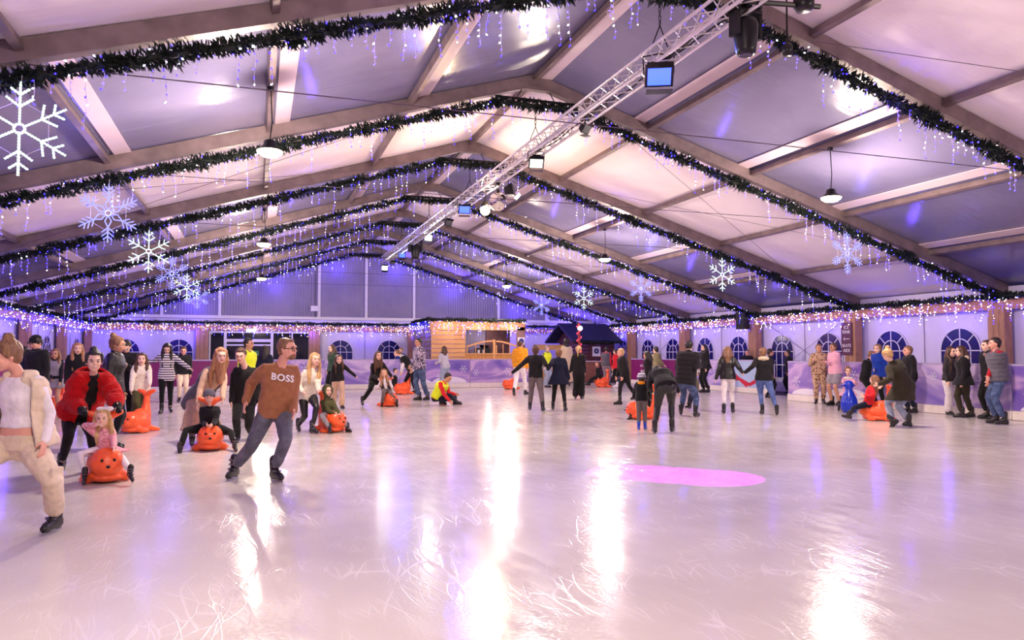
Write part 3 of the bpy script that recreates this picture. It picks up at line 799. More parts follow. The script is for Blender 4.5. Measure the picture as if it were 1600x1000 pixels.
barrier((12.3, 31.7), (12.3, 34.5), 'plum barrier panel with white lettering near the far right corner', plum_b, 0, 8, extra=words_)
xs = [6.5, 3.3, .1, -3.1, -6.3, -9.2, -11.8]
nm = ['under the kiosk counter', 'under the kiosk boards', 'behind the crouching marshal', 'behind the girl with outstretched arm', 'behind the man in the brown hoodie', 'in the far left corner']
for i in range(len(xs)-1):
    # faces -Y : left normal of direction (-X) is -Y
    barrier((xs[i], 32.8), (xs[i+1], 32.8), ('lilac' if i < 4 else 'plum')+' back rink barrier panel '+nm[i], BM[i % 3] if i < 4 else plum_b, 3 if i < 4 else 0, 20+i, extra=hills if i == 1 else None)
ys = [32.8, 27.3, 21.8, 16.3, 10.8, 5.3, -.2, Y0+.3]
nm = ['next to the far left corner', 'behind the man in the black cap', 'second from the far corner', 'middle of the left side', 'behind the woman in the gilet', 'beside the viewpoint', 'behind the viewpoint']
for i in range(len(ys)-1):
    barrier((-11.8, ys[i]), (-11.8, ys[i+1]), 'plum left rink barrier panel '+nm[i], plum_b, 0, 40+i)

# ------------------------------------------------------------------ kiosk
ky0, ky1, kx0, kx1, kz = 35.3, 39.6, 2.05, 6.75, 2.85
ko0 = onY(727, ky0)
kk = empty('timber_kiosk', (0, ky0, 0), 0, 'golden pine board kiosk with serving opening behind the back barrier', 'kiosk')
fb = MB()
nb = 13
for i in range(nb):
    z = .1+i*(kz-.1)/nb; h = (kz-.1)/nb
    fb.box(((kx0+ko0)/2, .0, z+h/2), (ko0-kx0, .05, h-.02), Matrix.Rotation(R(-4), 3, 'X'))
fb.build('front_boards', M['pine'], kk)
sb = MB()
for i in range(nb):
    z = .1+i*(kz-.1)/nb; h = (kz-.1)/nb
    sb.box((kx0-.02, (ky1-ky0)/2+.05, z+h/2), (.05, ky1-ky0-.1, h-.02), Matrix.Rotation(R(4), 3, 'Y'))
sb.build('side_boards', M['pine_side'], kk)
MB().box(((kx0+kx1)/2, .0, kz+.05), (kx1-kx0+.15, .12, .42)).build('header_board', M['pine'], kk)
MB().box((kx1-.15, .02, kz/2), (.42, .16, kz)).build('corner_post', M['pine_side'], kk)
MB().box(((kx0+kx1)/2, (ky1-ky0)/2+.05, kz+.29), (kx1-kx0, ky1-ky0, .06)).build('roof_deck', M['hutroof'], kk)
MB().box(((ko0+kx1)/2-.6, 2.2, 1.45), (kx1-ko0-1.2, .05, 2.7)).build('back_panel', M['wallg'], kk)
MB().box((kx1-.7, 2.0, 1.45), (1.3, .05, 2.7)).build('curtain', simple('brown_curtain', (92, 62, 66), .8, 0, .3, 4), kk)
bl = MB(); w = kx1-.36-ko0; mid = ko0+w*.56
for i in range(int(w/.12)): bl.box((ko0+.06+i*.12, .06, .9), (.112, .04, 1.24))
bl.build('counter_boards', M['pinev'], kk)
ar = MB()
for (a_, b_, h1, h2) in ((ko0+.1, mid-.05, 1.88, 2.16), (mid+.12, kx1-.36, 2.14, 1.9)):
    n = 10; pts = []
    for i in range(n+1):
        t = i/n; x = a_+(b_-a_)*t
        z = h1+(h2-h1)*math.sin(t*math.pi/2) if h2 > h1 else h2+(h1-h2)*math.cos(t*math.pi/2)
        pts.append(Vector((x, .05, z)))
    for i in range(n): ar.bar(pts[i], pts[i+1], .06, .08)
    ar.box((a_, .05, 1.7), (.05, .05, .5)); 
    for q in (.33, .66): ar.box((a_+(b_-a_)*q, .05, 1.76), (.03, .04, .5))
ar.box((mid, .05, 1.55), (.12, .07, 1.35)); ar.box(((ko0+kx1)/2-.15, .05, 1.53), (w, .09, .05))
ar.build('arched_rail', M['pine'], kk)
cm = empty('coffee_machine', (ko0+1.0, ky0+.45, 1.5), 0, 'black and steel coffee machine behind the kiosk rail', 'coffee machine')
MB().box((0, 0, .16), (.7, .4, .3)).lathe([(.09, .3), (.12, .42), (.1, .46)], (.22, 0, 0)).build('body', M['black'], cm)
MB().box((-.25, -.205, .12), (.12, .02, .2)).box((0, -.205, .12), (.12, .02, .2)).build('group_head', M['truss'], cm)
gr = empty('coffee_grinder', (mid-.5, ky0+.45, 1.5), 0, 'black coffee grinder next to the coffee machine', 'coffee grinder')
MB().box((0, 0, .14), (.18, .24, .28)).build('body', M['black'], gr); MB().lathe([(.05, .28), (.13, .44), (.13, .47)]).build('hopper', M['dark_glass'], gr)
MB().box(((ko0+mid)/2, .45, 1.47), (mid-ko0-.1, .5, .05)).build('worktop', M['black'], kk)
sg = empty('round_sign', (kx1-.15, ky0-.08, zat(533, (kx1, ky0, 0))), 0, 'small blue round sign on the kiosk corner post', 'sign')
MB().box((0, -.01, 0), (.36, .02, .36)).build('backing', M['white'], sg); MB().lathe([(.13, 0), (.13, .02)], (0, -.02, 0), 24, Matrix.Rotation(R(90), 3, 'X')).build('disc', simple('sign_blue', (30, 50, 140), .4), sg)
eave((kx0-.1, ky0-.12, kz+.2), 0, 'along the top of the timber kiosk', L=kx1-kx0+.2, n=20)
eave((kx0-.1, ky1-.1, kz+.2), R(-90), 'along the side of the timber kiosk', L=ky1-ky0-.1, n=16, blue=True)
for x in (kx0+.8, kx0+2.4, kx0+4.0): lamp('kiosk_lamp', 'POINT', (x, ky0-.55, kz-.02), 17, (1, .62, .32), .08)
lamp('kiosk_inside_lamp', 'POINT', ((ko0+kx1)/2, ky0+1.1, 2.5), 40, (1, .8, .75), .1)

# ------------------------------------------------------------------ dark alpine hut in the right corner
hy = 38.6; hx0, hx1 = onY(905, hy), onY(992, hy)
hx1 = min(hx1, 13.4)
hut = empty('alpine_hut', (0, hy, 0), 0, 'dark red timber hut with blue-black roof in the far right corner', 'hut')
w_ = MB()
for i in range(11): w_.box(((hx0+hx1)/2, 0, .12+i*.2), (hx1-hx0, .08, .185))
for i in range(11): w_.box((hx0, 1.4, .12+i*.2), (.08, 2.8, .185))
w_.build('log_wall', M['hut'], hut)
rf = MB(); cx = (hx0+hx1)/2; e0, e1 = hx0-.7, hx1+.15
ez = 2.15; rz_ = 3.15
o = [(-.7, ez), (1.4, rz_), (3.5, ez), (3.5, ez+.12), (1.4, rz_+.14), (-.7, ez+.12)]
rf.rings([[Vector((x, y, z)) for y, z in o] for x in (e0, e1)])
rf.build('roof', M['hutroof'], hut)
gb = MB(); q = [(-.55, ez+.02), (1.4, rz_-.02), (3.3, ez+.02)]
gb.rings([[Vector((x, y, z)) for y, z in q] for x in (hx0-.05, hx0+.05)]); gb.build('gable_end', M['hut'], hut)
hb = needles(5.5, 120, 77, .12).mesh('garland_needles', M['green'])
g = empty('garland', (e0, hy-.78, ez+.02), 0, 'fir garland along the eave of the dark alpine hut', 'garland', 'garlands along the walls'); newobj('garland_run', hb, g, sc=((e1-e0)/5.5, 1, 1))
nt = empty('notice_board', (onY(932, hy-.1), hy-.08, zat(549, (9, hy, 0))), 0, 'white notice with dark round symbol on the dark hut wall', 'sign')
MB().box((0, 0, 0), (.5, .02, .55)).build('sheet', M['letter'], nt)
MB().lathe([(.15, 0), (.15, .01)], (0, -.012, .02), 24, Matrix.Rotation(R(90), 3, 'X')).build('symbol', simple('notice_navy', (40, 50, 96), .5), nt)
MB().box((0, -.026, .02), (.12, .01, .03)).box((0, -.026, .02), (.03, .01, .12)).build('cross', M['letter'], nt)
ct = empty('service_counter', (onY(920, 37.2), 37.2, 0), 0, 'brown timber counter box in front of the dark hut', 'counter')
MB().box((0, 0, .55), (1.0, .6, 1.1)).build('body', simple('brown_counter', (140, 84, 70), .6, 0, .1), ct); MB().box((0, 0, 1.12), (1.1, .7, .05)).build('top', M['strip'], ct)
# red lit lantern pole by the hut
pp = at(905, 560, 36.0)
lp = empty('red_light_pole', (pp.x, pp.y, 0), 0, 'red pole wound with red lights and a round white lamp', 'decoration')
MB().tube([(0, 0, 0), (0, 0, 3.05)], .05, 8).build('pole', simple('red_paint', (150, 20, 30), .4), lp)
MB().sph((.05, 0, 2.75), .13).build('globe', emit('globe_white', (.9, .8, 1), 1.6), lp, True)
rl = MB(); rmat = emit('red_led', (1, .04, .05), 14)
for i in range(70):
    a = i*.7; led(rl, (.09*math.cos(a), .09*math.sin(a), .3+i*.038), (math.cos(a), math.sin(a), 0), rmat)
rl.build('red_lights', rmat, lp)['kind'] = 'stuff'
# entrance side stall between kiosk and hut: low shelf front with orange boards
st = empty('skate_hire_stall', (onY(862, 40.5), 40.5, 0), 0, 'low pine stall front seen between kiosk and dark hut', 'stall')
MB().box((0, 0, 1.9), (2.2, .1, .3)).build('header', M['pine'], st)
MB().box((0, .05, .55), (2.2, .1, 1.1)).build('front', M['pinev'], st)
for sx in (-1.05, 1.05): MB().box((sx, 0, 1.0), (.1, .1, 2.1)).build('post', M['pine'], st)

# ------------------------------------------------------------------ sign, speaker, dark case at the gate gap
yc = YR(3); sgn_y0 = onX(1325, 13.75)
sg = empty('hanging_sign', (HALF-.46, YR(3)+.12, 0), 0, 'tall plum sign reading ICE RINK and SKATE AIDS on a timber pillar', 'sign')
z1_, z0_ = zat(504, (HALF-.46, YR(3), 0)), zat(555, (HALF-.46, YR(3), 0))
zc = (z0_+z1_)/2; hh = z1_-z0_
MB().box((0, 0, zc), (.02, .5, hh)).build('panel', M['plum'], sg)
for body, dz, sz in (('ICE', .35, .17), ('RINK', .21, .17), ('SKATE', -.21, .155), ('AIDS', -.36, .155)):
    text('lettering', body, sz, M['letter'], sg, (-.013, 0, zc+dz*hh), (R(90), 0, R(-90)), .002, sx=.95)
a_ = MB(); a_.bar((-.014, -.14, zc), (-.014, .14, zc), .004, .022); 
for s_ in (-1, 1): a_.bar((-.014, .14, zc), (-.014, .06, zc+s_*.08), .004, .022, Vector((1, 0, 0)))
a_.build('arrow', M['letter'], sg)
sp = empty('loudspeaker', (13.45, onX(1161, 13.45), zat(501, (13.45, onX(1161, 13.45), 0))), R(-70), 'black loudspeaker hung under the eave lights by a timber pillar', 'speaker')
MB().box((0, 0, 0), (.44, .36, .72)).build('cabinet', M['black'], sp); MB().box((0, -.185, 0), (.38, .02, .66)).build('grille', simple('speaker_grille', (24, 22, 30), .7, 0, .3, 30), sp)
MB().tube([(0, 0, .36), (0, .0, .62)], .02).build('bracket', M['black'], sp)
fc = empty('flight_case', (12.9, 22.3, 0), R(15), 'black flight case in the gap of the rink barrier', 'case')
MB().box((0, 0, .36), (.6, .5, .6)).build('body', M['black'], fc); MB().box((0, 0, .69), (.62, .52, .05)).build('lid', M['black'], fc)
for sx in (-.22, .22):
    for sy in (-.17, .17): MB().tube([(sx-.02, sy, .035), (sx+.02, sy, .035)], .035, 10).build('caster', M['cable'], fc)

# magenta gobo beam on the ice
g0 = ground(1055, 741)
sl = truss_pt(1033, 90, 0)
for px, py, e in ((1000, 738, .9), (1060, 742, 1.3), (1115, 746, 1)):
    g_ = ground(px, py); src = Vector((HALF-1.2, 9.5, 4.0)); src = Vector((1.5, 9.0, 5.9))
    d = g_-src
    lamp('magenta_beam', 'SPOT', src, 9000*e, (.85, .0, 1), .02, rot=d.to_track_quat('-Z', 'Y').to_euler(), spot_size=R(11), spot_blend=.12)
mh = empty('magenta_spotlight', (1.5, 9.0, 6.0), 0, 'small black magenta spotlight under the roof casting the pink patch', 'stage light')
MB().lathe([(.07, -.08), (.08, .05), (.05, .1)], n=14).build('can', M['black'], mh, True); MB().tube([(0, 0, .1), (0, 0, zr(1.5)-6+.05)], .015).build('hanger', M['black'], mh)

# ------------------------------------------------------------------ world and colour
w = bpy.data.worlds.new('night'); bpy.context.scene.world = w; w.use_nodes = True
w.node_tree.nodes['Background'].inputs[0].default_value = (.02, .02, .06, 1); w.node_tree.nodes['Background'].inputs[1].default_value = .5
vs = bpy.context.scene.view_settings; vs.view_transform = 'Standard'; vs.look = 'None'; vs.gamma = 1; vs.exposure = .05; vs.use_curve_mapping = False
# ------------------------------------------------------------------ organic shapes: closed lofts fused into one skin
PENDING = []
def fuse(name, mb, mat, parent, vox, smooth=3, noise_amp=0, noise_size=.1, n2=0, n2s=.02):
    me = mb.mesh(name, mat, True); o = bpy.data.objects.new(name, me); C.objects.link(o); o.parent = parent
    m = o.modifiers.new('r', 'REMESH'); m.mode = 'VOXEL'; m.voxel_size = vox; m.use_smooth_shade = True
    if smooth:
        m = o.modifiers.new('s', 'SMOOTH'); m.factor = .5; m.iterations = smooth
    for amp, size in ((noise_amp, noise_size), (n2, n2s)):
        if amp:
            key = 'clouds_%g' % size; tx = bpy.data.textures.get(key)
            if not tx: tx = bpy.data.textures.new(key, 'CLOUDS'); tx.noise_scale = size; tx.noise_depth = 1
            m = o.modifiers.new('d', 'DISPLACE'); m.texture = tx; m.strength = amp; m.mid_level = .5; m.texture_coords = 'LOCAL'
    PENDING.append(o); return o
def settle():
    dg = bpy.context.evaluated_depsgraph_get(); out = []
    for o in PENDING:
        me = bpy.data.meshes.new_from_object(o.evaluated_get(dg)); out.append((o, me))
    for o, me in out:
        old = o.data; nm = old.name; o.modifiers.clear(); o.data = me
        if old.users == 0: bpy.data.meshes.remove(old)
        me.polygons.foreach_set('use_smooth', [True]*len(me.polygons))
    PENDING.clear()
Z = Vector((0, 0, 1))
def cap(mb, pts, rad, n=10):
    """rounded tube through pts with its own radius at each"""
    pts = [Vector(p) for p in pts]; P2 = []; R2 = []
    for a, b, ra, rb in zip(pts, pts[1:], rad, rad[1:]):
        k = max(1, int((b-a).length/.06))
        for i in range(k): P2.append(a.lerp(b, i/k)); R2.append(ra+(rb-ra)*i/k)
    P2.append(pts[-1]); R2.append(rad[-1])
    d0 = (P2[1]-P2[0]).normalized(); d1 = (P2[-1]-P2[-2]).normalized()
    a0 = [P2[0]-d0*R2[0]*math.cos(t) for t in (.3, .9)]; r0 = [R2[0]*math.sin(t) for t in (.3, .9)]
    a1 = [P2[-1]+d1*R2[-1]*math.cos(t) for t in (.9, .3)]; r1 = [R2[-1]*math.sin(t) for t in (.9, .3)]
    mb.tube(a0+P2+a1, r0+R2+r1, n)
def ell(mb, c, r, fr=None, seg=14, rg=10):
    rot = Matrix(fr).transposed() if fr else None
    mb.sph(c, r, seg, rg, rot)
def section(c, right, front, a, b, n=18):
    out = []
    for k in range(n):
        t = 2*math.pi*k/n; ct, st = math.cos(t), math.sin(t)
        p = 2/2.4; x = math.copysign(abs(ct)**p, ct)*a; y = math.copysign(abs(st)**p, st)*b
        out.append(c+right*x+front*y)
    return out
def ik(a, t, l1, l2, pole):
    d = t-a; L = d.length
    mx = (l1+l2)*.995
    if L > mx:
        k = L/mx
        if k < 1.12: l1 *= k; l2 *= k
        else: t = a+d*(mx/L); 
        d = t-a; L = d.length
    L = max(L, abs(l1-l2)*1.05+.01); u = d.normalized()
    x = (l1*l1-l2*l2+L*L)/(2*L); hgt = math.sqrt(max(0, l1*l1-x*x))
    p = pole-u*pole.dot(u)
    if p.length < 1e-4: p = u.orthogonal()
    return a+u*x+p.normalized()*hgt, t

# ---- clothing and skin materials
def cloth(name, col, rough=.85, var=.12, sc=10, bump=.25, sheen=.1, **k): return simple(name, col, rough, 0, var, sc, bump, .25, 0, sheen)
def stripes(name, c1, c2, scale, thr=.5):
    if name in MC: return MC[name]
    k = NT(name); tc = k.n('TexCoord'); w = k.n('TexWave', Scale=scale, Distortion=.4); w.bands_direction = 'Z'; k.l(tc.outputs['Object'], w.inputs['Vector'])
    k.l(k.ramp(w.outputs['Fac'], [(0, lin(c1)), (thr, lin(c2))], 'CONSTANT'), k.b.inputs['Base Color']); k.b.inputs['Roughness'].default_value = .85; MC[name] = k.m; return k.m
def spots(name, c1, c2, c3, scale):
    if name in MC: return MC[name]
    k = NT(name); tc = k.n('TexCoord'); v = k.n('TexVoronoi', Scale=scale); k.l(tc.outputs['Object'], v.inputs['Vector'])
    k.l(k.ramp(v.outputs['Distance'], [(0, lin(c3)), (.2, lin(c2)), (.38, lin(c1))], 'CONSTANT'), k.b.inputs['Base Color']); k.b.inputs['Roughness'].default_value = .85; MC[name] = k.m; return k.m
def blotch(name, cols, scale):
    if name in MC: return MC[name]
    k = NT(name); tc = k.n('TexCoord'); v = k.n('TexNoise', Scale=scale, Detail=3.0); k.l(tc.outputs['Object'], v.inputs['Vector'])
    n = len(cols); k.l(k.ramp(v.outputs['Fac'], [(.32+.36*i/n, lin(c)) for i, c in enumerate(cols)], 'CONSTANT'), k.b.inputs['Base Color']); k.b.inputs['Roughness'].default_value = .8; MC[name] = k.m; return k.m
def hairm(name, c1, c2):
    if name in MC: return MC[name]
    k = NT(name); tc = k.n('TexCoord'); mp = k.n('Mapping'); mp.inputs['Scale'].default_value = (60, 60, 5); k.l(tc.outputs['Object'], mp.inputs['Vector'])
    v = k.n('TexNoise', Scale=1.0, Detail=3.0); k.l(mp.outputs[0], v.inputs['Vector'])
    k.l(k.ramp(v.outputs['Fac'], [(.3, lin(c1)), (.7, lin(c2))]), k.b.inputs['Base Color']); k.b.inputs['Roughness'].default_value = .45; k.bump(v.outputs['Fac'], .5, .01); MC[name] = k.m; return k.m
HAIR = {'brown': hairm('brown_hair', (52, 32, 24), (104, 68, 46)), 'dark': hairm('dark_hair', (18, 14, 14), (46, 34, 32)), 'blond': hairm('blond_hair', (168, 124, 80), (226, 186, 130)),
        'ginger': hairm('strawberry_hair', (138, 88, 60), (200, 146, 104)), 'light': hairm('light_brown_hair', (98, 66, 46), (156, 112, 80)), 'grey': hairm('grey_hair', (110, 104, 104), (160, 154, 154))}
SKIN = {'fair': simple('fair_skin', (240, 192, 170), .5, 0, .05, 6, .05), 'pink': simple('rosy_skin', (230, 166, 146), .5, 0, .06, 6, .05), 'tan': simple('tan_skin', (204, 148, 120), .5, 0, .06, 6, .05)}
K = {'black': cloth('black_cloth', (24, 22, 27)), 'blackpants': cloth('black_trouser_cloth', (18, 17, 21)), 'leather': simple('black_leather', (17, 15, 18), .40, 0, .15, 12, .2, .6),
     'cream': cloth('cream_cloth', (226, 204, 180)), 'white': cloth('white_cloth', (238, 228, 234)), 'ivory': cloth('ivory_knit', (236, 222, 206), bump=.5, sc=30), 'beige': cloth('beige_cloth', (206, 172, 148)),
     'camel': cloth('dusty_camel_cloth', (186, 150, 132)), 'slate': cloth('slate_grey_cloth', (88, 82, 96)), 'brown': cloth('tan_brown_sweatshirt', (160, 104, 72), sc=16), 'denimg': blotch('grey_denim', [(84, 82, 98), (94, 92, 108), (104, 102, 118)], 9),
     'denim': blotch('blue_denim', [(52, 66, 104), (66, 82, 124), (82, 100, 142)], 10), 'lightdenim': blotch('pale_denim', [(136, 146, 172), (152, 160, 184), (166, 174, 196)], 8), 'bluejean': blotch('mid_blue_denim', [(70, 88, 146), (80, 100, 160), (92, 112, 172)], 8),
     'red': cloth('red_fur', (186, 8, 16), sc=22, bump=.8, sheen=.08, rough=.95), 'redcoat': cloth('red_coat_cloth', (214, 36, 48)), 'redsleeve': cloth('crimson_cloth', (168, 22, 40)), 'pink': blotch('pink_tweed', [(214, 130, 148), (230, 152, 166), (242, 182, 190)], 45),
     'palepink': cloth('pale_pink_cloth', (238, 176, 196)), 'navy': cloth('navy_cloth', (20, 24, 48)), 'blue': cloth('blue_cloth', (20, 52, 150)), 'mustard': cloth('mustard_cloth', (226, 150, 34)), 'olive': cloth('olive_cloth', (80, 78, 48)),
     'darkolive': cloth('dark_olive_cloth', (52, 46, 34)), 'khaki': cloth('khaki_cloth', (122, 112, 84)), 'greyp': cloth('grey_trouser_cloth', (108, 96, 98)), 'greyl': cloth('light_grey_cloth', (150, 142, 152)), 'greyv': cloth('charcoal_grey_quilt', (92, 88, 100)),
     'hivis': simple('hi_vis_yellow', (226, 240, 30), .6, 0, .05), 'orange': cloth('orange_hood_cloth', (250, 150, 40)), 'green': cloth('dark_green_cloth', (44, 66, 54)), 'fur': cloth('pale_fur', (222, 196, 164), sc=30, bump=.9, sheen=.6), 'whitefur': cloth('white_fur', (244, 226, 220), sc=30, bump=.9, sheen=.6),
     'wine': cloth('wine_cloth', (110, 30, 50)), 'stripe': stripes('black_white_stripes', (236, 228, 236), (30, 26, 34), 5.2, .62), 'bluestripe': stripes('grey_white_stripes', (226, 220, 232), (110, 108, 134), 7, .6),
     'leopard': spots('leopard_print', (196, 160, 132), (110, 74, 56), (60, 38, 30), 16), 'camo': blotch('patterned_jacket', [(30, 32, 50), (206, 188, 214), (40, 44, 70), (170, 150, 184), (60, 54, 80)], 7), 'tartan': blotch('dark_check', [(40, 34, 40), (54, 46, 50)], 20)}
BLADE = simple('skate_steel', (190, 188, 200), .25, .9, .05); BOOTM = simple('black_skate_boot', (20, 18, 22), .32, 0, .3, 14, .3, .6); BLUEB = simple('blue_skate_boot', (24, 70, 190), .35, 0, .1); BUCK = simple('skate_buckle', (120, 116, 128), .3, .6)
LIP = simple('lips', (186, 84, 88), .4, 0, .05, 6, 0); EYEW = simple('eye_white', (236, 230, 230), .3, 0, .01, 6, 0); EYED = simple('eye_dark', (34, 24, 24), .2, 0, .1, 6, 0); TEETH = simple('teeth', (246, 240, 236), .3, 0, .01, 6, 0)

# ---- skates: built once, shared
bt = MB()
cap(bt, [(0, -.01, .11), (0, -.015, .24)], [.050, .056]); cap(bt, [(0, -.045, .085), (0, .05, .08), (0, .14, .07)], [.043, .042, .036]); cap(bt, [(0, -.06, .06), (0, .16, .055)], [.036, .036])
cap(bt, [(0, 0, .12), (0, .06, .10)], [.05, .04])
BOOT_SRC = fuse('boot_source', bt, BOOTM, None, .009, 2); BOOT_SRC.hide_render = True
bl = MB(); bl.mat(BLADE); bl.box((0, .05, .012), (.006, .29, .024)); bl.cur = 0
bl.mat(BOOTM); bl.box((0, -.03, .034), (.03, .05, .03)); bl.box((0, .12, .034), (.03, .05, .03)); bl.box((0, .05, .03), (.014, .26, .014))
BLADE_ME = bl.mesh('skate_blade')
bk = MB()
for z, y in ((.22, .045), (.17, .047), (.12, .07)): bk.box((0, y, z), (.085, .02, .014)); bk.box((.045, y-.02, z), (.012, .03, .02))
BUCK_ME = bk.mesh('skate_buckles', BUCK)
SKATES = []

def person(label, x, yf, yt, face=0, h=None, b='f', top=('jacket', 'black'), bot=('slim', 'blackpants'), hair=('short', 'brown'), skin='fair',
           pelvis=None, neck=None, head=None, fl=None, fr=None, hl=None, hr=None, lean=4, hyaw=0, hpitch=0, group=None, base=None, hem=0, extra=None, w=1.0,
           skate=True, vest=None, hood=None, collar=None, grip=False, coat=0, skirt=None, legyaw=None, tw=0, sleeve=None, smile=False, boots=None, kp=None):
    w = w*(1.09 if b != 'k' else 1.06); G = base.copy() if base is not None else ground(x, yf); G.z = 0
    lim = 10.2 if x > 1245 else 13.55
    if G.x > lim: G = Vector((CAMX+(G.x-CAMX)*(lim-CAMX)/(G.x-CAMX), G.y*(lim-CAMX)/(G.x-CAMX), 0))
    if x > 1245: zlim = True
    d = (G-CAM); d.z = 0; V = d.normalized(); Rr = V.cross(Z); dep = depth(G); ppm = FPX/dep
    ztop = zat(yt, G) if yt is not None else None
    if h is None: h = ztop-.06
    s = h/1.75
    if b == 'k': hs = max(.94, .78+.25*s)
    else: hs = 1.02+.10*s
    vox = min(.014, max(.0075, 1.25/ppm))*(.9 if b == 'k' else 1)
    def J(p):
        return at(p[0], p[1], dep+(p[2] if len(p) > 2 else 0))
    fa = R(face); fwd = (-V*math.cos(fa)+Rr*math.sin(fa)).normalized(); right = fwd.cross(Z)
    ft = R(face+tw); tf = (-V*math.cos(ft)+Rr*math.sin(ft)).normalized(); tr_ = tf.cross(Z)
    lift = .075 if skate else 0.0
    PEL = J(pelvis) if pelvis else G+Z*(lift+.515*h)
    if neck: NK = J(neck)
    else:
        la = R(lean); NK = PEL+(Z*math.cos(la)+tf*math.sin(la))*.30*h
    tu = (NK-PEL).normalized(); T = (NK-PEL).length
    tright = (tr_-tu*tr_.dot(tu)).normalized(); tfront = tu.cross(tright)
    if head: HC = J(head)
    else: HC = NK+(tu*.45+Z*.55).normalized()*.092*h+tf*.02*s
    hf = R(face+tw+hyaw); hfd = (-V*math.cos(hf)+Rr*math.sin(hf)); hp = R(hpitch)
    HF = hfd*math.cos(hp)-Z*math.sin(hp); HR = hfd.cross(Z); HU = HR.cross(HF)
    m_ = b == 'm'
    if m_: RG = [(-.2, .16, .115), (-.05, .165, .115), (.15, .165, .12), (.42, .15, .112), (.7, .172, .128), (.9, .172, .112), (.98, .14, .09), (1.04, .07, .065)]; SW = .165
    elif b == 'f': RG = [(-.2, .16, .115), (-.05, .17, .12), (.12, .165, .118), (.45, .128, .098), (.7, .155, .128), (.9, .146, .100), (.98, .115, .075), (1.04, .06, .058)]; SW = .142
    else: RG = [(-.2, .14, .11), (-.05, .15, .115), (.15, .145, .115), (.45, .135, .11), (.7, .15, .12), (.9, .14, .1), (.98, .115, .08), (1.04, .065, .065)]; SW = .135
    def ring_at(t):
        if t <= RG[0][0]: return RG[0][1], RG[0][2]
        for q0, q1 in zip(RG, RG[1:]):
            if t <= q1[0]:
                u = (t-q0[0])/(q1[0]-q0[0]); return q0[1]+(q1[1]-q0[1])*u, q0[2]+(q1[2]-q0[2])*u
        return RG[-1][1], RG[-1][2]
    L0 = lambda v: v-G
    def torso(mb, t0, t1, ease, k=1.0, quilt=0, gap=0, n=28, flare=0):
        rg = []
        for i in range(n+1):
            t = t0+(t1-t0)*i/n; a, bb = ring_at(t)
            q = ease*(1+quilt*abs(math.sin(t*math.pi*(3.5 if quilt > .3 else 6))))if quilt else ease
            c = PEL+tu*(T*t)
            q += flare*max(0, .5-t)
            if not gap: rg.append(section(L0(c), tright, tfront, a*s*k*w+q, bb*s*k*w+q)); continue
            ring = []
            for (off, order) in ((q, 1), (q-.035, -1)):
                pts = []
                for j in range(15):
                    th = R(gap)+(2*math.pi-2*R(gap))*j/14
                    pts.append(L0(c)+tright*(math.sin(th)*(a*s*k*w+off))+tfront*(math.cos(th)*(bb*s*k*w+off)))
                ring += pts[::order]
            rg.append(ring)
        mb.rings(rg)
    # shoulders, arms
    SH = {}; EL = {}; WR_ = {}
    for side, sg, tgt in (('l', -1, hl), ('r', 1, hr)):
        sh = PEL+tu*(T*.925)+tright*(sg*SW*s*w)
        if tgt: wt = J(tgt)
        else: wt = sh-Z*(.315*h)+tf*(.05*s)+tright*(sg*.05*s)
        pole = -tf*.9+tright*(sg*.22)-Z*.4
        el, wr = ik(sh, wt, .172*h, .150*h, pole)
        SH[side], EL[side], WR_[side] = sh, el, wr
    HP = {}; KN = {}; AN = {}; FD = {}
    for side, sg, tgt in (('l', -1, fl), ('r', 1, fr)):
        hp_ = PEL+right*(sg*.085*s*w)-Z*(.02*s)
        pit = 0; ly = (legyaw or {}).get(side, 0)
        if tgt is None: g0 = G+right*(sg*.10*s)+fwd*(sg*.04)
        elif len(tgt) == 2:
            g0 = ground(*tgt); dd = max(-.28, min(.28, depth(g0)-dep)); g0 = at(tgt[0], tgt[1], dep+dd); g0.z = 0
        else: g0 = at(tgt[0], tgt[1], dep+tgt[2]); pit = tgt[3] if len(tgt) > 3 else 0
        if g0.z < .002: g0.z = 0
        fy = R(face+ly+(-sg*12 if abs(face) < 90 else sg*(-12))); fd = (-V*math.cos(fy)+Rr*math.sin(fy))
        fd = fd*math.cos(R(pit))-Z*math.sin(R(pit))
        fu = fd.cross(Z).normalized().cross(fd) if abs(fd.z) < .99 else Z
        sk = max(.6, min(1.05, h/1.7))
        an = g0+fu*((.135 if skate else .07)*sk)
        kq = (kp or {}).get(side); kn, an2 = ik(hp_, an, .25*h, .245*h, Rr*kq[0]-V*kq[1] if kq else fwd+Z*.05)
        HP[side], KN[side], AN[side] = hp_, kn, an2
        FD[side] = (g0+(an2-an), fd, fu, sk)
    root = empty('person', G, 0, label, 'person', group)
    SM = SKIN[skin]
    # ---- body
    mb = MB(); ktype = top[0] if top else None
    bare_arm = ktype in ('tee', 'vest_top'); bare_leg = bot[0] in ('shorts', 'bare')
    torso(mb, -.06, 1.02, 0, .97 if ktype == 'slimtop' else .86); ell(mb, L0(PEL-Z*.02*s), (.13*s*w, .10*s, .11*s), (right, fwd, Z))
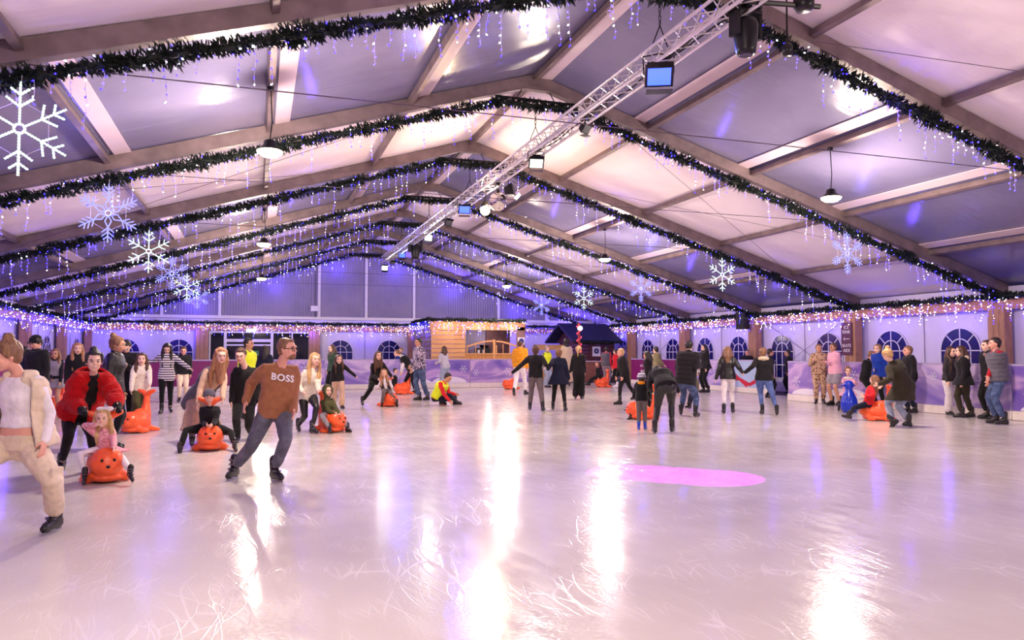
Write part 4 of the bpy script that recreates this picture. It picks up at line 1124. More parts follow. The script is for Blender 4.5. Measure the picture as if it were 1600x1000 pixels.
    for sd, sg in (('l', -1), ('r', 1)):
        k = 1 if bare_arm else .8; ks = s*(1 if m_ else .88)*(.92 if b == 'k' else 1)
        cap(mb, [L0(PEL+tu*T*.91+tright*sg*.06*s), L0(SH[sd]), L0(SH[sd].lerp(EL[sd], .3)), L0(EL[sd]), L0(EL[sd].lerp(WR_[sd], .3)), L0(WR_[sd])], [v*ks*k for v in (.06, .054, .052, .041, .042)]+[.027*ks])
        k = 1 if bare_leg else .8
        cap(mb, [L0(HP[sd]), L0(HP[sd].lerp(KN[sd], .3)), L0(KN[sd]), L0(KN[sd].lerp(AN[sd], .3)), L0(AN[sd])], [v*s*k*w for v in (.085, .083, .055, .056, .038)])
        # hand
        u = (WR_[sd]-EL[sd]).normalized(); side_ = tright*(-sg); nrm = side_-u*side_.dot(u)
        if nrm.length < .2: nrm = -Z-u*(-Z).dot(u)
        nrm.normalize(); across = u.cross(nrm).normalized()
        if across.dot(tf) < 0: across = -across
        hsz = s*(1.0 if m_ else .92)*(1.05 if b == 'k' else 1)*1.0
        fr_ = (across, u, nrm)
        ell(mb, L0(WR_[sd]+u*.045*hsz), (.040*hsz, .052*hsz, .017*hsz), fr_, 12, 8)
        curl = 1.25 if grip else .45
        for i in range(4):
            base_ = WR_[sd]+u*.082*hsz+across*((1.5-i)*.0195*hsz); L_ = (.072, .078, .072, .058)[i]*hsz; p = [L0(base_-u*.02*hsz)]; ang_ = curl*.3; c0 = base_
            for j in range(3):
                dv = u*math.cos(ang_)+nrm*math.sin(ang_); c0 = c0+dv*L_*(.42, .32, .26)[j]; p.append(L0(c0)); ang_ += curl*.65
            cap(mb, p, [.0105*hsz, .0098*hsz, .009*hsz, .0078*hsz], 8)
        th0 = WR_[sd]+u*.02*hsz+across*.03*hsz
        cap(mb, [L0(th0), L0(th0+(u*.6+across*.75+nrm*.2).normalized()*.04*hsz), L0(th0+(u*.85+across*.5+nrm*.35).normalized()*.072*hsz)], [.014*hsz, .012*hsz, .0095*hsz], 8)
    # head
    def H_(r_, f_, u_): return L0(HC+HR*(r_*hs)+HF*(f_*hs)+HU*(u_*hs))
    fr3 = (HR, HF, HU)
    e = lambda r_, f_, u_, rad: ell(mb, H_(r_, f_, u_), tuple(v*hs for v in rad), fr3)
    e(0, -.008, .022, (.079, .096, .098)); e(0, .026, -.04, (.060, .062, .066)); e(0, .048, -.088, (.026, .028, .022))
    e(0, .088, .03, (.045, .014, .016)); e(0, .096, -.006, (.009, .012, .026)); e(0, .102, -.02, (.014, .015, .011))
    e(0, .082, -.052, (.024, .012, .012)); e(.036, .06, -.026, (.024, .026, .024)); e(-.036, .06, -.026, (.024, .026, .024))
    for sg in (-1, 1): e(sg*.077, -.008, -.006, (.009, .019, .031))
    nr = (.058 if m_ else .047)*s*(.85 if b == 'k' else 1)
    cap(mb, [L0(NK-tu*.04*s), L0(NK.lerp(HC, .3)), H_(0, -.02, -.045)], [nr*1.25, nr, nr])
    fuse('body', mb, SM, root, vox, 3)
    # ---- face details, when the face can be seen
    if HF.dot(-V) > -.35:
        big = ppm > 70
        for sg in (-1, 1):
            q = MB()
            if big:
                q.mat(EYEW); ell(q, H_(sg*.031, .078, .006), (.017*hs, .010*hs, .0095*hs), fr3, 10, 8); q.mat(EYED); ell(q, H_(sg*.031, .0845, .006), (.0092*hs, .006*hs, .0088*hs), fr3, 8, 6)
            else: q.mat(EYED); ell(q, H_(sg*.031, .08, .006), (.017*hs, .012*hs, .010*hs), fr3, 8, 6)
            q.build('eye', None, root, True)
            q = MB(); cap(q, [H_(sg*.015, .093, .024), H_(sg*.03, .092, .029), H_(sg*.047, .078, .025)], [.0055*hs, .0062*hs, .004*hs], 6); q.build('eyebrow', HAIR[hair[1]] if hair[1] in HAIR else HAIR['dark'], root, True)
        q = MB(); ell(q, H_(0, .094, -.054), (.024*hs, .007*hs, .009*hs), fr3, 12, 6); q.build('lips', LIP, root, True)
        if smile:
            q = MB(); ell(q, H_(0, .0965, -.052), (.021*hs, .0065*hs, .0062*hs), fr3, 12, 6); q.build('teeth', TEETH, root, True)
    # ---- top garment
    if top:
        kind, mk = top[0], K[top[1]]
        ease = {'tee': .014, 'jumper': .022, 'jacket': .028, 'puffer': .045, 'coat': .032, 'slimtop': .010, 'fur': .06, 'onesie': .03, 'vest_top': .012}[kind]*min(1, s*1.05)*(.45 if vest else 1)
        q = .28 if kind == 'puffer' else .35 if kind == 'fur' else 0
        g = MB(); t0 = -.12-hem if kind != 'slimtop' else .26
        torso(g, t0, 1.0, ease, 1.0, q)
        if coat:
            mid = (KN['l']+KN['r'])*.5; hips = PEL; n = 6; rg = []
            spread = (KN['l']-KN['r']).length*.5
            ax = (mid-hips); dn = (ax*.5-Z*.5*ax.length); dn = dn.normalized()*(.25*h)
            rr = tr_; ff = tf
            for i in range(n+1):
                t = i/n; c = hips+tu*.05*s+dn*t*coat
                rg.append(section(L0(c), rr, ff, .175*s*w+ease+.05*t*s+spread*.35*t, .125*s*w+ease+.07*t*s))
            g.rings(rg)
        if collar != 'none':
            cap(g, [L0(NK-tu*.045*s), L0(NK+tu*.02*s)], [.075*s+ease*.5, .062*s+ease*.4], 14)
        if not bare_arm and sleeve is None:
            ks = s*(1 if m_ else .9)
            for sd, sg in (('l', -1), ('r', 1)):
                a0, a1, a2 = SH[sd], EL[sd], WR_[sd]
                a2 = a2-(a2-a1).normalized()*.01
                P0 = [PEL+tu*T*.90+tright*sg*.07*s, a0]; r0 = [.075*ks+ease, .062*ks+ease*.9]
                NQ = 5
                for j in range(1, NQ*2+1):
                    t = j/(NQ*2); p = a0.lerp(a1, t*2) if t <= .5 else a1.lerp(a2, t*2-1)
                    rr = (.061-.023*t)*ks+ease*(.85-.35*t)*(1+(q*.6 if j % 2 else -q*.3))
                    P0.append(p); r0.append(rr)
                cap(g, [L0(p) for p in P0], r0, 12)
        if bare_arm and kind == 'tee':
            for sd, sg in (('l', -1), ('r', 1)): cap(g, [L0(PEL+tu*T*.90+tright*sg*.07*s), L0(SH[sd]), L0(SH[sd].lerp(EL[sd], .6))], [.08*s, .065*s, .058*s], 12)
        if kind == 'onesie':
            for sd in 'lr': cap(g, [L0(HP[sd]), L0(KN[sd]), L0(AN[sd]+(KN[sd]-AN[sd]).normalized()*.10*s)], [.11*s, .085*s, .07*s], 12)
        if hood == 'down': cap(g, [L0(NK+tright*.09*s+tfront*.0*s), L0(NK-tfront*.085*s+tu*.0), L0(NK-tright*.09*s)], [.035*s, .06*s, .035*s], 12); ell(g, L0(NK-tfront*.10*s-tu*.03*s), (.10*s, .05*s, .09*s), (tright, tfront, tu))
        nm = {'tee': 't_shirt', 'jumper': 'sweater', 'jacket': 'jacket', 'puffer': 'padded_jacket', 'coat': 'coat', 'slimtop': 'fitted_top', 'fur': 'fur_jacket', 'onesie': 'onesie', 'vest_top': 'top'}[kind]
        amp = .03 if kind == 'fur' else .010 if kind == 'slimtop' else .017
        fuse(nm, g, mk, root, max(vox, .009), 3, amp*min(1, s), .13, .012 if kind == 'fur' else .006, .025 if kind == 'fur' else .04)
    if sleeve:
        g = MB(); ks = s*(1 if m_ else .9)
        for sd, sg in (('l', -1), ('r', 1)):
            cap(g, [L0(PEL+tu*T*.90+tright*sg*.07*s), L0(SH[sd]), L0(EL[sd]), L0(WR_[sd]-(WR_[sd]-EL[sd]).normalized()*.01)], [.07*ks, .068*ks, .053*ks, .036*ks], 12)
        torso(g, .2, .93, .012, .97)
        fuse('long_sleeved_top', g, K[sleeve], root, max(vox, .009), 2, .012, .12)
    if vest:
        g = MB(); torso(g, vest[1] if len(vest) > 1 else -.1, .99, (vest[2] if len(vest) > 2 else .05)*min(1, s), 1.0, vest[3] if len(vest) > 3 else 0, vest[4] if len(vest) > 4 else 0, flare=vest[5] if len(vest) > 5 else 0)
        for sg in (-1, 1): cap(g, [L0(PEL+tu*T*.91+tright*sg*.09*s), L0(PEL+tu*T*.90+tright*sg*(SW*.86)*s)], [.095*s, .085*s], 12)
        
        if len(vest) > 4 and vest[4] > 45:
            pts = [L0(NK+tu*.015+(tright*math.sin(a)*.105+tfront*math.cos(a)*.095)*s) for a in [R(50)+R(260)*j/12 for j in range(13)]]
            g.tube(pts, .038*s, 10)
        fuse('vest', g, K[vest[0]], root, max(vox, .009), 3, .014, .12)
    if hood == 'fur':
        g = MB(); cap(g, [L0(NK+tright*.13*s+tfront*.02), L0(NK+tright*.08*s-tfront*.09*s), L0(NK-tfront*.12*s), L0(NK-tright*.08*s-tfront*.09*s), L0(NK-tright*.13*s+tfront*.02)], [.04*s, .06*s, .065*s, .06*s, .04*s], 12)
        fuse('fur_hood_trim', g, K[collar if collar in K else 'fur'], root, max(vox, .009), 1, .02, .05, .02, .02)
    if hood == 'collarfur':
        g = MB(); pts = [L0(NK+tu*.0+(tright*math.cos(a)*.13+tfront*math.sin(a)*.11)*s) for a in [2*math.pi*i/12 for i in range(12)]]; g.tube(pts, .058*s, 10, closed=True)
        fuse('fur_collar', g, K['whitefur'], root, max(vox, .009), 1, .02, .05, .02, .02)
    if hood == 'orange':
        g = MB(); ell(g, L0(NK-tfront*.09*s+tu*.0), (.13*s, .07*s, .09*s), (tright, tfront, tu)); fuse('hood', g, K['orange'], root, .009, 2)
    if hood == 'up':
        g = MB(); ell(g, H_(0, -.035, .02), (.105*hs, .105*hs, .125*hs), fr3); pts = [H_(.082*math.cos(a), .045, .012+.10*math.sin(a)) for a in [2*math.pi*i/14 for i in range(14)]]
        g.tube(pts, .022*hs, 8, closed=True); cap(g, [H_(0, -.02, -.09), L0(NK)], [.07*hs, .09*s])
        fuse('hood', g, K[top[1]], root, max(vox, .008), 2, .01, .06)
    # ---- lower garment
    kind = bot[0]
    if kind not in ('bare', 'none'):
        mk = K[bot[1]]; g = MB()
        E = {'slim': .006, 'straight': .016, 'wide': .036, 'cargo': .030, 'shorts': .03}[kind]*s+vox*.4
        torso(g, -.06, .16, .008+E*.3, .99, n=6); ell(g, L0(PEL-Z*.02*s), (.165*s*w+E*.4, .118*s+E*.4, .12*s+E*.3), (right, fwd, Z))
        for sg in (-1, 1): ell(g, L0(PEL-Z*.04*s-fwd*.045*s+right*sg*.07*s*w), (.088*s*w+E*.3, .09*s+E*.3, .10*s+E*.3), (right, fwd, Z))
        for sd in 'lr':
            hp_, kn, an = HP[sd], KN[sd], AN[sd]
            if kind == 'shorts': cap(g, [L0(hp_), L0(hp_.lerp(kn, .62))], [.09*s*w+E*.4, .082*s+E], 12); continue
            end = an+(kn-an).normalized()*(.09*s if kind != 'wide' else .045*s)
            rk, rc, ra = {'slim': (.058, .056, .042), 'straight': (.062, .062, .056), 'wide': (.075, .085, .095), 'cargo': (.066, .070, .068)}[kind]
            cap(g, [L0(hp_), L0(hp_.lerp(kn, .3)), L0(kn), L0(kn.lerp(end, .35)), L0(end)], [(.088*w)*s+E*.5, .085*s*w+E*.6, rk*s*1.08+E*.4, rc*s*1.08+E*.3, ra*s*1.05+E*.2], 12)
            if kind == 'cargo':
                c = hp_.lerp(kn, .85); sg = -1 if sd == 'l' else 1
                g.box(L0(c+right*sg*.078*s), (.035, .13*s, .15*s), Matrix((right, fwd, Z)).transposed())
        nm = {'slim': 'trousers', 'straight': 'trousers', 'wide': 'wide_trousers', 'cargo': 'cargo_trousers', 'shorts': 'shorts'}[kind]
        if bot[1].startswith('den') or 'denim' in bot[1] or bot[1] == 'bluejean': nm = 'jeans'
        fuse(nm, g, mk, root, max(vox, .009), 2, (.014 if kind in ('wide', 'cargo') else .010)*min(1, s), .10, .006, .035)
    if skirt:
        g = MB(); n = 8; rg = []; foot = (AN['l']+AN['r'])*.5
        for i in range(n+1):
            t = i/n; c = PEL.lerp(foot, t*skirt[1])+tu*.03; spread = (HP['l'].lerp(AN['l'], t)-HP['r'].lerp(AN['r'], t)).length*.4
            rg.append(section(L0(c), right, fwd, (.165+.05*t)*s*w+.02+spread*t*.6, (.12+.09*t)*s+.02))
        g.rings(rg); fuse('skirt', g, K[skirt[0]], root, max(vox, .010), 3, .03, .12)
    # ---- skates
    for sd in 'lr':
        g0, fd, fu, sk = FD[sd]; rgt = fd.cross(fu)
        if skate:
            o = bpy.data.objects.new('skate', None); C.objects.link(o); o.parent = root; o.empty_display_size = .05
            mt = Matrix((rgt, fd, fu)).transposed().to_4x4(); mt.translation = L0(g0); o.matrix_local = mt @ Matrix.Diagonal((sk, sk, sk, 1))
            SKATES.append((o, boots, ppm))
        else:
            q = MB(); cap(q, [L0(g0+fu*.05-fd*.05), L0(g0+fu*.045+fd*.10)], [.045*sk, .038*sk]); cap(q, [L0(g0+fu*.06-fd*.02), L0(g0+fu*.14-fd*.02)], [.045, .045]); q.build('shoe', BOOTM, root, True)
    # ---- hair
    st, hc = hair[0], hair[1]
    g = MB(); hmat = HAIR.get(hc, HAIR['dark'])
    eh = lambda r_, f_, u_, rad: ell(g, H_(r_, f_, u_), tuple(v*hs for v in rad), fr3)
    if st != 'none' and st != 'hooded':
        eh(0, -.024, .034, (.089, .096, .097)); eh(0, .026, .086, (.058, .048, .030)); eh(0, -.05, -.02, (.07, .055, .06))
        if st != 'short':
            for sg in (-1, 1): eh(sg*.074, .0, .04, (.020, .05, .06))
    down = -Z
    if st in ('long', 'wavy', 'longer'):
        Ln = {'long': .30, 'wavy': .34, 'longer': .42}[st]*s
        back = HC-HF*.07*hs; fwdn = hfd
        tgt0 = NK-tfront*.09*s*(1 if tu.z > .8 else .2)
        if tu.z < .85: tgt0 = HC-HF*.03*hs-Z*.1
        cap(g, [L0(HC-HF*.05*hs), L0(tgt0+Z*.02), L0(tgt0-Z*Ln*.8)], [.082*hs, .085*hs, .05*hs], 12)
        for sg in (-1, 1):
            p0 = HC+HR*sg*.078*hs+HU*.02*hs-HF*.015; p1 = HC+HR*sg*.096*hs-Z*.09*hs-HF*.02; p2 = NK+HR*sg*.085*hs+tfront*.09*s*(1 if tu.z > .8 else 0)-Z*.05*s+(HF*.03 if tu.z <= .8 else Vector()); p3 = p2-Z*Ln*.62
            cap(g, [L0(p0), L0(p1), L0(p2), L0(p3)], [.028*hs, .034*hs, .040*hs, .016*hs], 10)
    if st == 'bun': eh(0, -.075, .125, (.045, .045, .042))
    if st == 'topbun': eh(0, -.04, .135, (.042, .042, .036))
    if st == 'pony': cap(g, [H_(0, -.10, .05), H_(0, -.15, .0), L0(HC-HF*.15*hs-Z*.22*s)], [.028*hs, .036*hs, .014*hs]); 
    if st == 'big': eh(0, -.02, .05, (.13, .13, .13)); cap(g, [L0(HC), L0(HC-HF*.07-Z*.35)], [.13, .11])
    if g.v: fuse('hair', g, hmat, root, max(vox, .008), 2, .012*hs, .03, .006, .012)
    if st in ('beanie', 'longbeanie', 'cap', 'stripebeanie'):
        q = MB(); ell(q, H_(0, -.012, .052), (.093*hs, .108*hs, .088*hs), fr3)
        pts = [H_(.088*math.cos(a), -.01+.102*math.sin(a), .035) for a in [2*math.pi*i/16 for i in range(16)]]; 
        if st != 'cap': q.tube(pts, .018*hs, 8, closed=True)
        else: ell(q, H_(0, .10, .05), (.06*hs, .06*hs, .008*hs), fr3)
        fuse('hat', q, K[hair[2]], root, max(vox, .008), 1, .004, .03)
    info = dict(root=root, G=G, L0=L0, PEL=PEL, NK=NK, T=T, tu=tu, tright=tright, tfront=tfront, s=s, HC=HC, H_=H_, fr3=fr3, hs=hs, w=w, ring_at=ring_at, WR=WR_, EL=EL, KN=KN, V=V, Rr=Rr, h=h, J=J)
    if extra: extra(info)
    return info

def chest_text(i, body, tc, size, ease, mat='letter', xoff=0, widen=1.0, name='lettering', tilt=0):
    cu = bpy.data.curves.new('t', 'FONT'); cu.body = body; cu.size = size; cu.align_x = 'CENTER'; cu.align_y = 'CENTER'; cu.offset = .003; cu.extrude = .006; cu.space_character = 1.12
    o = bpy.data.objects.new('t', cu); C.objects.link(o); bpy.context.view_layer.update()
    me = bpy.data.meshes.new_from_object(o.evaluated_get(bpy.context.evaluated_depsgraph_get())); bpy.data.objects.remove(o)
    a, b = i['ring_at'](tc); a = a*i['s']*i['w']+ease; b = b*i['s']*i['w']+ease
    c = i['PEL']+i['tu']*i['T']*tc-i['G']
    for v in me.vertices:
        x = v.co.x*widen+xoff; th = x/(a*.95)
        p = c+i['tu']*(v.co.y+tilt*x)-i['tright']*(a*math.sin(th))+i['tfront']*(b*max(.25, math.cos(th))**.7+.016+v.co.z)
        v.co = p
    me.materials.clear(); me.materials.append(M[mat] if mat in M else K[mat])
    return newobj(name, me, i['root'])

# ------------------------------------------------------------------ skating aids
SEALM = simple('orange_plastic', (255, 98, 48), .3, 0, .05, 3, .05, .5)
BLUEM = simple('blue_plastic', (14, 48, 190), .22, 0, .05, 3, .03, .6)
sm = MB()
ell(sm, (0, -.04, .21), (.21, .28, .20)); ell(sm, (0, .16, .235), (.19, .165, .185)); ell(sm, (0, .26, .195), (.115, .085, .085)); ell(sm, (0, .0, .07), (.215, .28, .07))
cap(sm, [(0, -.02, .30), (0, -.12, .34)], [.13, .13], 14)
cap(sm, [(0, -.20, .17), (0, -.26, .36), (0, -.29, .54), (0, -.30, .70)], [.15, .112, .070, .055], 14)
for sg in (-1, 1):
    cap(sm, [(0, -.30, .70), (sg*.07, -.30, .765), (sg*.17, -.29, .80)], [.055, .052, .034], 10)
    cap(sm, [(sg*.13, .12, .10), (sg*.20, .08, .055), (sg*.245, -.02, .04)], [.07, .055, .036], 10)
    cap(sm, [(sg*.09, -.22, .08), (sg*.17, -.32, .05), (sg*.22, -.37, .04)], [.07, .05, .034], 10)
SEAL_SRC = fuse('seal_source', sm, SEALM, None, .011, 5); SEAL_SRC.hide_render = True
SEALS = []
def seal(px, py, face, label, sc=1.0, pos=None):
    G = pos if pos is not None else ground(px, py); d = (G-CAM); d.z = 0; V = d.normalized(); Rr = V.cross(Z); fa = R(face)
    f = -V*math.cos(fa)+Rr*math.sin(fa); rz = math.atan2(-f.x, f.y)
    t_ = empty('seal_skating_aid', G, rz, label, 'skating aid', 'orange seal skating aids on the ice'); t_.scale = (sc, sc, sc)
    SEALS.append(t_); return t_, f
SE = {}
for nm, px, py, fc, lb in (('a', 165, 752, 4, 'orange seal skating aid under the girl in pink tweed'), ('b', 328, 703, 0, 'orange seal skating aid under the child in a black beanie'),
                       ('c', 212, 676, -38, 'riderless orange seal skating aid pushed by the girl in a cream cardigan'), ('d', 519, 675, 38, 'orange seal skating aid under the child in a green hooded coat'),
                       ('e', 608, 635, 20, 'orange seal skating aid under the girl with long auburn hair'), ('f', 88, 645, -30, 'riderless orange seal skating aid held by the woman in a short skirt'),
                       ('g', 628, 616, -60, 'orange seal skating aid partly hidden by the bending woman in white and black'), ('h', 940, 605, -70, 'orange seal skating aid by the plum barrier with a seated child in black'),
                       ('i', 1000, 655, -75, 'orange seal skating aid beside the child with an orange hood'), ('j', 1368, 657, -100, 'large orange seal skating aid under the child in a red coat'), ('k', 796, 608, -60, 'orange seal skating aid left against the back barrier'),
                       ('l', 437, 640, 60, 'orange seal skating aid half hidden behind the man in the brown hoodie')):
    SE[nm] = seal(px, py, fc, lb)
pg, _f = None, None
G_ = ground(1327, 645); pgt = empty('penguin_skating_aid', G_, 0, 'blue plastic penguin-shaped skating aid seen from behind', 'skating aid')
q = MB(); q.lathe([(.02, 0), (.16, .01), (.2, .1), (.215, .22), (.19, .36), (.14, .48), (.095, .58), (.085, .62), (.11, .68), (.115, .74), (.09, .80), (.04, .83), (.01, .835)], n=28)
q.build('penguin_shell', BLUEM, pgt, True)
q = MB()
for sg in (-1, 1): cap(q, [(sg*.08, 0, .70), (sg*.2, .02, .70)], [.022, .022]); 
q.build('handle', BLUEM, pgt, True)
# ------------------------------------------------------------------ the skaters
def hoodie_extra(i):
    chest_text(i, 'BOSS', .80, .112, .036, widen=1.0, tilt=-.10)
    q = MB(); r = i['root']
    for sg in (-1, 1):
        pts = [i['H_'](sg*.032+.027*math.cos(a), .100-.006*abs(math.cos(a)), .004+.020*math.sin(a)) for a in [2*math.pi*k/12 for k in range(12)]]
        q.tube(pts, .0035, 5, closed=True); q.tube([i['H_'](sg*.058, .092, .010), i['H_'](sg*.082, .0, .008)], .0035, 5)
    q.tube([i['H_'](-.006, .104, .008), i['H_'](.006, .104, .008)], .0035, 5); q.build('glasses', M['black'], r)
    q = MB(); ell(q, i['H_'](0, .05, -.075), (.045*i['hs'], .05*i['hs'], .038*i['hs']), i['fr3']); fuse('beard', q, HAIR['light'], r, .008, 1, .004, .02)
    q = MB(); c = i['PEL']+i['tu']*i['T']*.22-i['G']; a, b = i['ring_at'](.22)
    rg = []
    for t, ww in ((.08, .13), (.2, .125), (.36, .075)):
        cc = i['PEL']+i['tu']*i['T']*t-i['G']; ring = []
        for k in range(9):
            x = -ww+2*ww*k/8; th = x/.2; ring.append(cc+i['tright']*.205*math.sin(th)+i['tfront']*(.165*math.cos(th)))
        rg.append(ring)
    vv = []
    for off in (0, -.04):
        for ring in rg:
            for p in ring: vv.append(p+i['tfront']*off)
    q.v = vv; n = 9
    for L_ in (0, 1):
        for a_ in range(2):
            for k in range(8):
                b0 = L_*27+a_*9+k; f = (b0, b0+1, b0+10, b0+9); q.face(f if L_ == 0 else f[::-1])
    q.build('front_pocket', K['brown'], r, True)
    q = MB()
    for sg in (-1, 1):
        p0 = i['NK']+i['tright']*sg*.035+i['tfront']*.10-i['tu']*.02-i['G']; q.tube([p0, p0-i['tu']*.09+i['tfront']*.045, p0-i['tu']*.17+i['tfront']*.055], .004, 5)
    q.build('drawcord', K['brown'], r)
def bow(i):
    q = MB()
    for sg in (-1, 1): ell(q, i['H_'](-.03+sg*.05, .02, .125), (.05*i['hs'], .02*i['hs'], .028*i['hs']), i['fr3'])
    ell(q, i['H_'](-.03, .025, .125), (.016, .018, .018)); q.build('hair_bow', K['white'], i['root'], True)
def badge(i):
    q = MB(); c = i['PEL']+i['tu']*i['T']*.68-i['G']-i['tright']*.10*i['s']+i['tfront']*(.128*i['s']+.036); q.sph(c, (.024, .012, .024)); q.build('badge', K['white'], i['root'], True)
def white_line(i):
    q = MB()
    for sd in 'lr': q.tube([i['PEL']-i['G']+i['Rr']*-.12, i['KN'][sd]-i['G']-i['Rr']*.09], .012, 5)
    q.build('side_stripe', K['white'], i['root'])
def midriff(i):
    q = MB(); g = i['PEL']-i['G']

def cuffs(i):
    for sd in 'lr':
        q = MB(); u = (i['WR'][sd]-i['EL'][sd]).normalized(); w0 = i['WR'][sd]-i['G']
        cap(q, [w0-u*.10, w0+u*.02], [.075, .06], 12); cap(q, [w0+u*.02, w0+u*.13], [.045, .035], 10)
        fuse('glove', q, K['black'], i['root'], .009, 1, .02, .03)
def fur_arms(i):
    cuffs(i)
    for sd, sg in (('l', -1), ('r', 1)):
        q = MB(); sh = i['PEL']+i['tu']*i['T']*.93+i['tright']*sg*.15*i['s']-i['G']; el = i['EL'][sd]-i['G']; wr = i['WR'][sd]-i['G']; el = el+i['tright']*sg*.03
        pts = [sh-i['tright']*sg*.08]; rad = [.10]
        for k in range(13):
            t = k/12; p = sh.lerp(el, t*2) if t < .5 else el.lerp(wr, (t*2-1)*.82)
            pts.append(p); rad.append((.118-.025*t)*(1.06 if k % 3 == 1 else .93 if k % 3 == 0 else 1))
        cap(q, pts, rad, 14)
        fuse('fur_sleeve', q, K['red'], i['root'], .0095, 2, .03, .12, .012, .025)
P = person
P('woman in cream padded gilet, white top and cream cargo trousers, nearest the viewer', 60, 832, None, -42, 1.70, 'f', ('slimtop', 'white'), ('cargo', 'cream'), ('topbun', 'light'), 'pink',
  pelvis=(34, 694, 0), neck=(33, 588, -.03), head=(10, 556, -.1), fl=(86, 830), fr=(-75, 800, -.1), hl=(70, 690, -.12), hr=(-50, 690, -.2), hyaw=-30, vest=('cream', .0, .06, .2, 58, .12), collar='none', hpitch=12, kp={'l': (.25, 1)}, w=1.05)
P('smiling woman in a fluffy red fur jacket bending over the seal in front', 118, 742, None, 4, 1.68, 'f', ('jumper', 'black'), ('slim', 'blackpants'), ('bun', 'dark'), 'fair',
  pelvis=(122, 648, .30), neck=(146, 589, -.15), head=(147, 565, -.30), vest=('red', .10, .085, .35, 15), fr=(96, 741), fl=(148, 718), hr=(128, 640, -.42), hl=(186, 642, -.42), grip=True, hem=-.1, smile=True, hpitch=4, w=1.0, extra=fur_arms)
GS = SE['a'][0].location
P('small girl in pink tweed jacket and white tights with a hair bow, riding the seal', 165, 752, None, 6, 1.05, 'k', ('jacket', 'pink'), ('slim', 'white'), ('long', 'blond'), 'fair', base=GS,
  pelvis=(167, 702, .03), neck=(163, 674, .0), head=(160, 654, -.03), kp={'l': (1, .6), 'r': (-1, .6)}, fr=(133, 752, -.24, 20), fl=(202, 748, -.24, 20), hr=(150, 664, -.2), hl=(178, 700, -.22), hyaw=-14, skirt=('pink', .22), extra=bow)
P('woman with a high bun and black leather jacket looking right behind the red fur jacket', 173, 704, 524, 70, None, 'f', ('jacket', 'leather'), ('slim', 'blackpants'), ('bun', 'light'), 'tan', hyaw=8, hpitch=8)
P('young man in black roll-neck looking down at his hands', 195, 668, 531, -8, None, 'm', ('coat', 'black'), ('straight', 'blackpants'), ('short', 'dark'), 'fair', hpitch=38, hr=(190, 573, -.3), hl=(199, 571, -.3), coat=.9)
P('girl with long wavy brown hair in a cream cardigan pushing a riderless seal', 219, 670, 552, 0, None, 'f', ('jacket', 'ivory'), ('wide', 'olive'), ('wavy', 'brown'), 'fair', hr=(205, 610, -.38), hl=(234, 610, -.38), grip=True, lean=8)
P('girl with long dark curls and black and white striped sweater holding her arms out', 259, 646, 536, -2, None, 'f', ('jumper', 'stripe'), ('slim', 'blackpants'), ('longer', 'dark'), 'fair', hr=(224, 566, 0), hl=(297, 576, -.1), hpitch=30, fr=(252, 650), fl=(266, 643), hem=.12)
P('boy in black top and pale trousers behind the girl in stripes', 285, 629, 541, 0, None, 'm', ('jumper', 'black'), ('straight', 'cream'), ('short', 'brown'), 'pink', hpitch=15)
P('man in black jacket and flat cap at the far left', 57, 676, 523, -50, None, 'm', ('jacket', 'black'), ('straight', 'blackpants'), ('cap', 'dark', 'black'), 'pink', hpitch=25)
P('person in dark coat, half hidden at the far left edge', 33, 664, 541, 150, None, 'f', ('coat', 'navy'), ('slim', 'blackpants'), ('short', 'dark'), 'tan')
P('woman in black coat over grey top and short skirt holding the handle of a seal', 84, 650, 545, -12, None, 'f', ('coat', 'black'), ('bare', 'black'), ('long', 'light'), 'tan', hr=(80, 592, -.2), hl=(94, 597, -.2), vest=('greyl', .2, .035), skirt=('greyl', .3), grip=True)
P('woman with very long ginger hair and black top standing by the left wall', 118, 662, 535, 5, None, 'f', ('jacket', 'black'), ('slim', 'blackpants'), ('longer', 'ginger'), 'fair')
P('woman with long strawberry blond hair in a dusty beige coat leaning over a child', 325, 696, None, 12, 1.72, 'f', ('coat', 'beige'), ('straight', 'camel'), ('longer', 'ginger'), 'fair',
  pelvis=(310, 622, .35), neck=(338, 580, -.05), head=(345, 556, -.15), fr=(300, 697), fl=(330, 688), hr=(309, 630, -.35), hl=(348, 630, -.35), vest=('slate', -.3, .05, 0, 40), skirt=('camel', .85), coat=.0, hpitch=8)
GS = SE['b'][0].location
P('laughing child in black beanie and black jacket riding a seal', 328, 703, None, 0, 1.22, 'k', ('jacket', 'black'), ('straight', 'blackpants'), ('beanie', 'dark', 'slate'), 'pink', base=GS,
  pelvis=(328, 668, .05), neck=(328, 638, 0), head=(327, 620, -.08), kp={'l': (1, .5), 'r': (-1, .5)}, fr=(283, 712, -.3, 40), fl=(366, 704, -.2, 10), hr=(322, 664, -.25), hl=(332, 664, -.25), smile=True, grip=True, w=1.2)
P('bearded man in black tracksuit with a small round chest badge', 378, 690, 536, -6, None, 'm', ('jacket', 'black'), ('straight', 'blackpants'), ('short', 'brown'), 'fair', head=(376, 556, -.2), hyaw=-6, hpitch=14, extra=badge, neck=(384, 577, -.05), pelvis=(382, 628, .05), fl=(392, 686), fr=(371, 690))
P('steward in yellow hi-vis vest beyond the bearded man', 383, 655, 527, 60, None, 'm', ('jacket', 'black'), ('straight', 'blackpants'), ('short', 'dark'), 'tan', vest=('hivis', -.1, .05))
P('person with black hair in dark coat seen from behind near the glazed doors', 412, 641, 539, 175, None, 'f', ('coat', 'navy'), ('slim', 'blackpants'), ('long', 'dark'), 'tan')
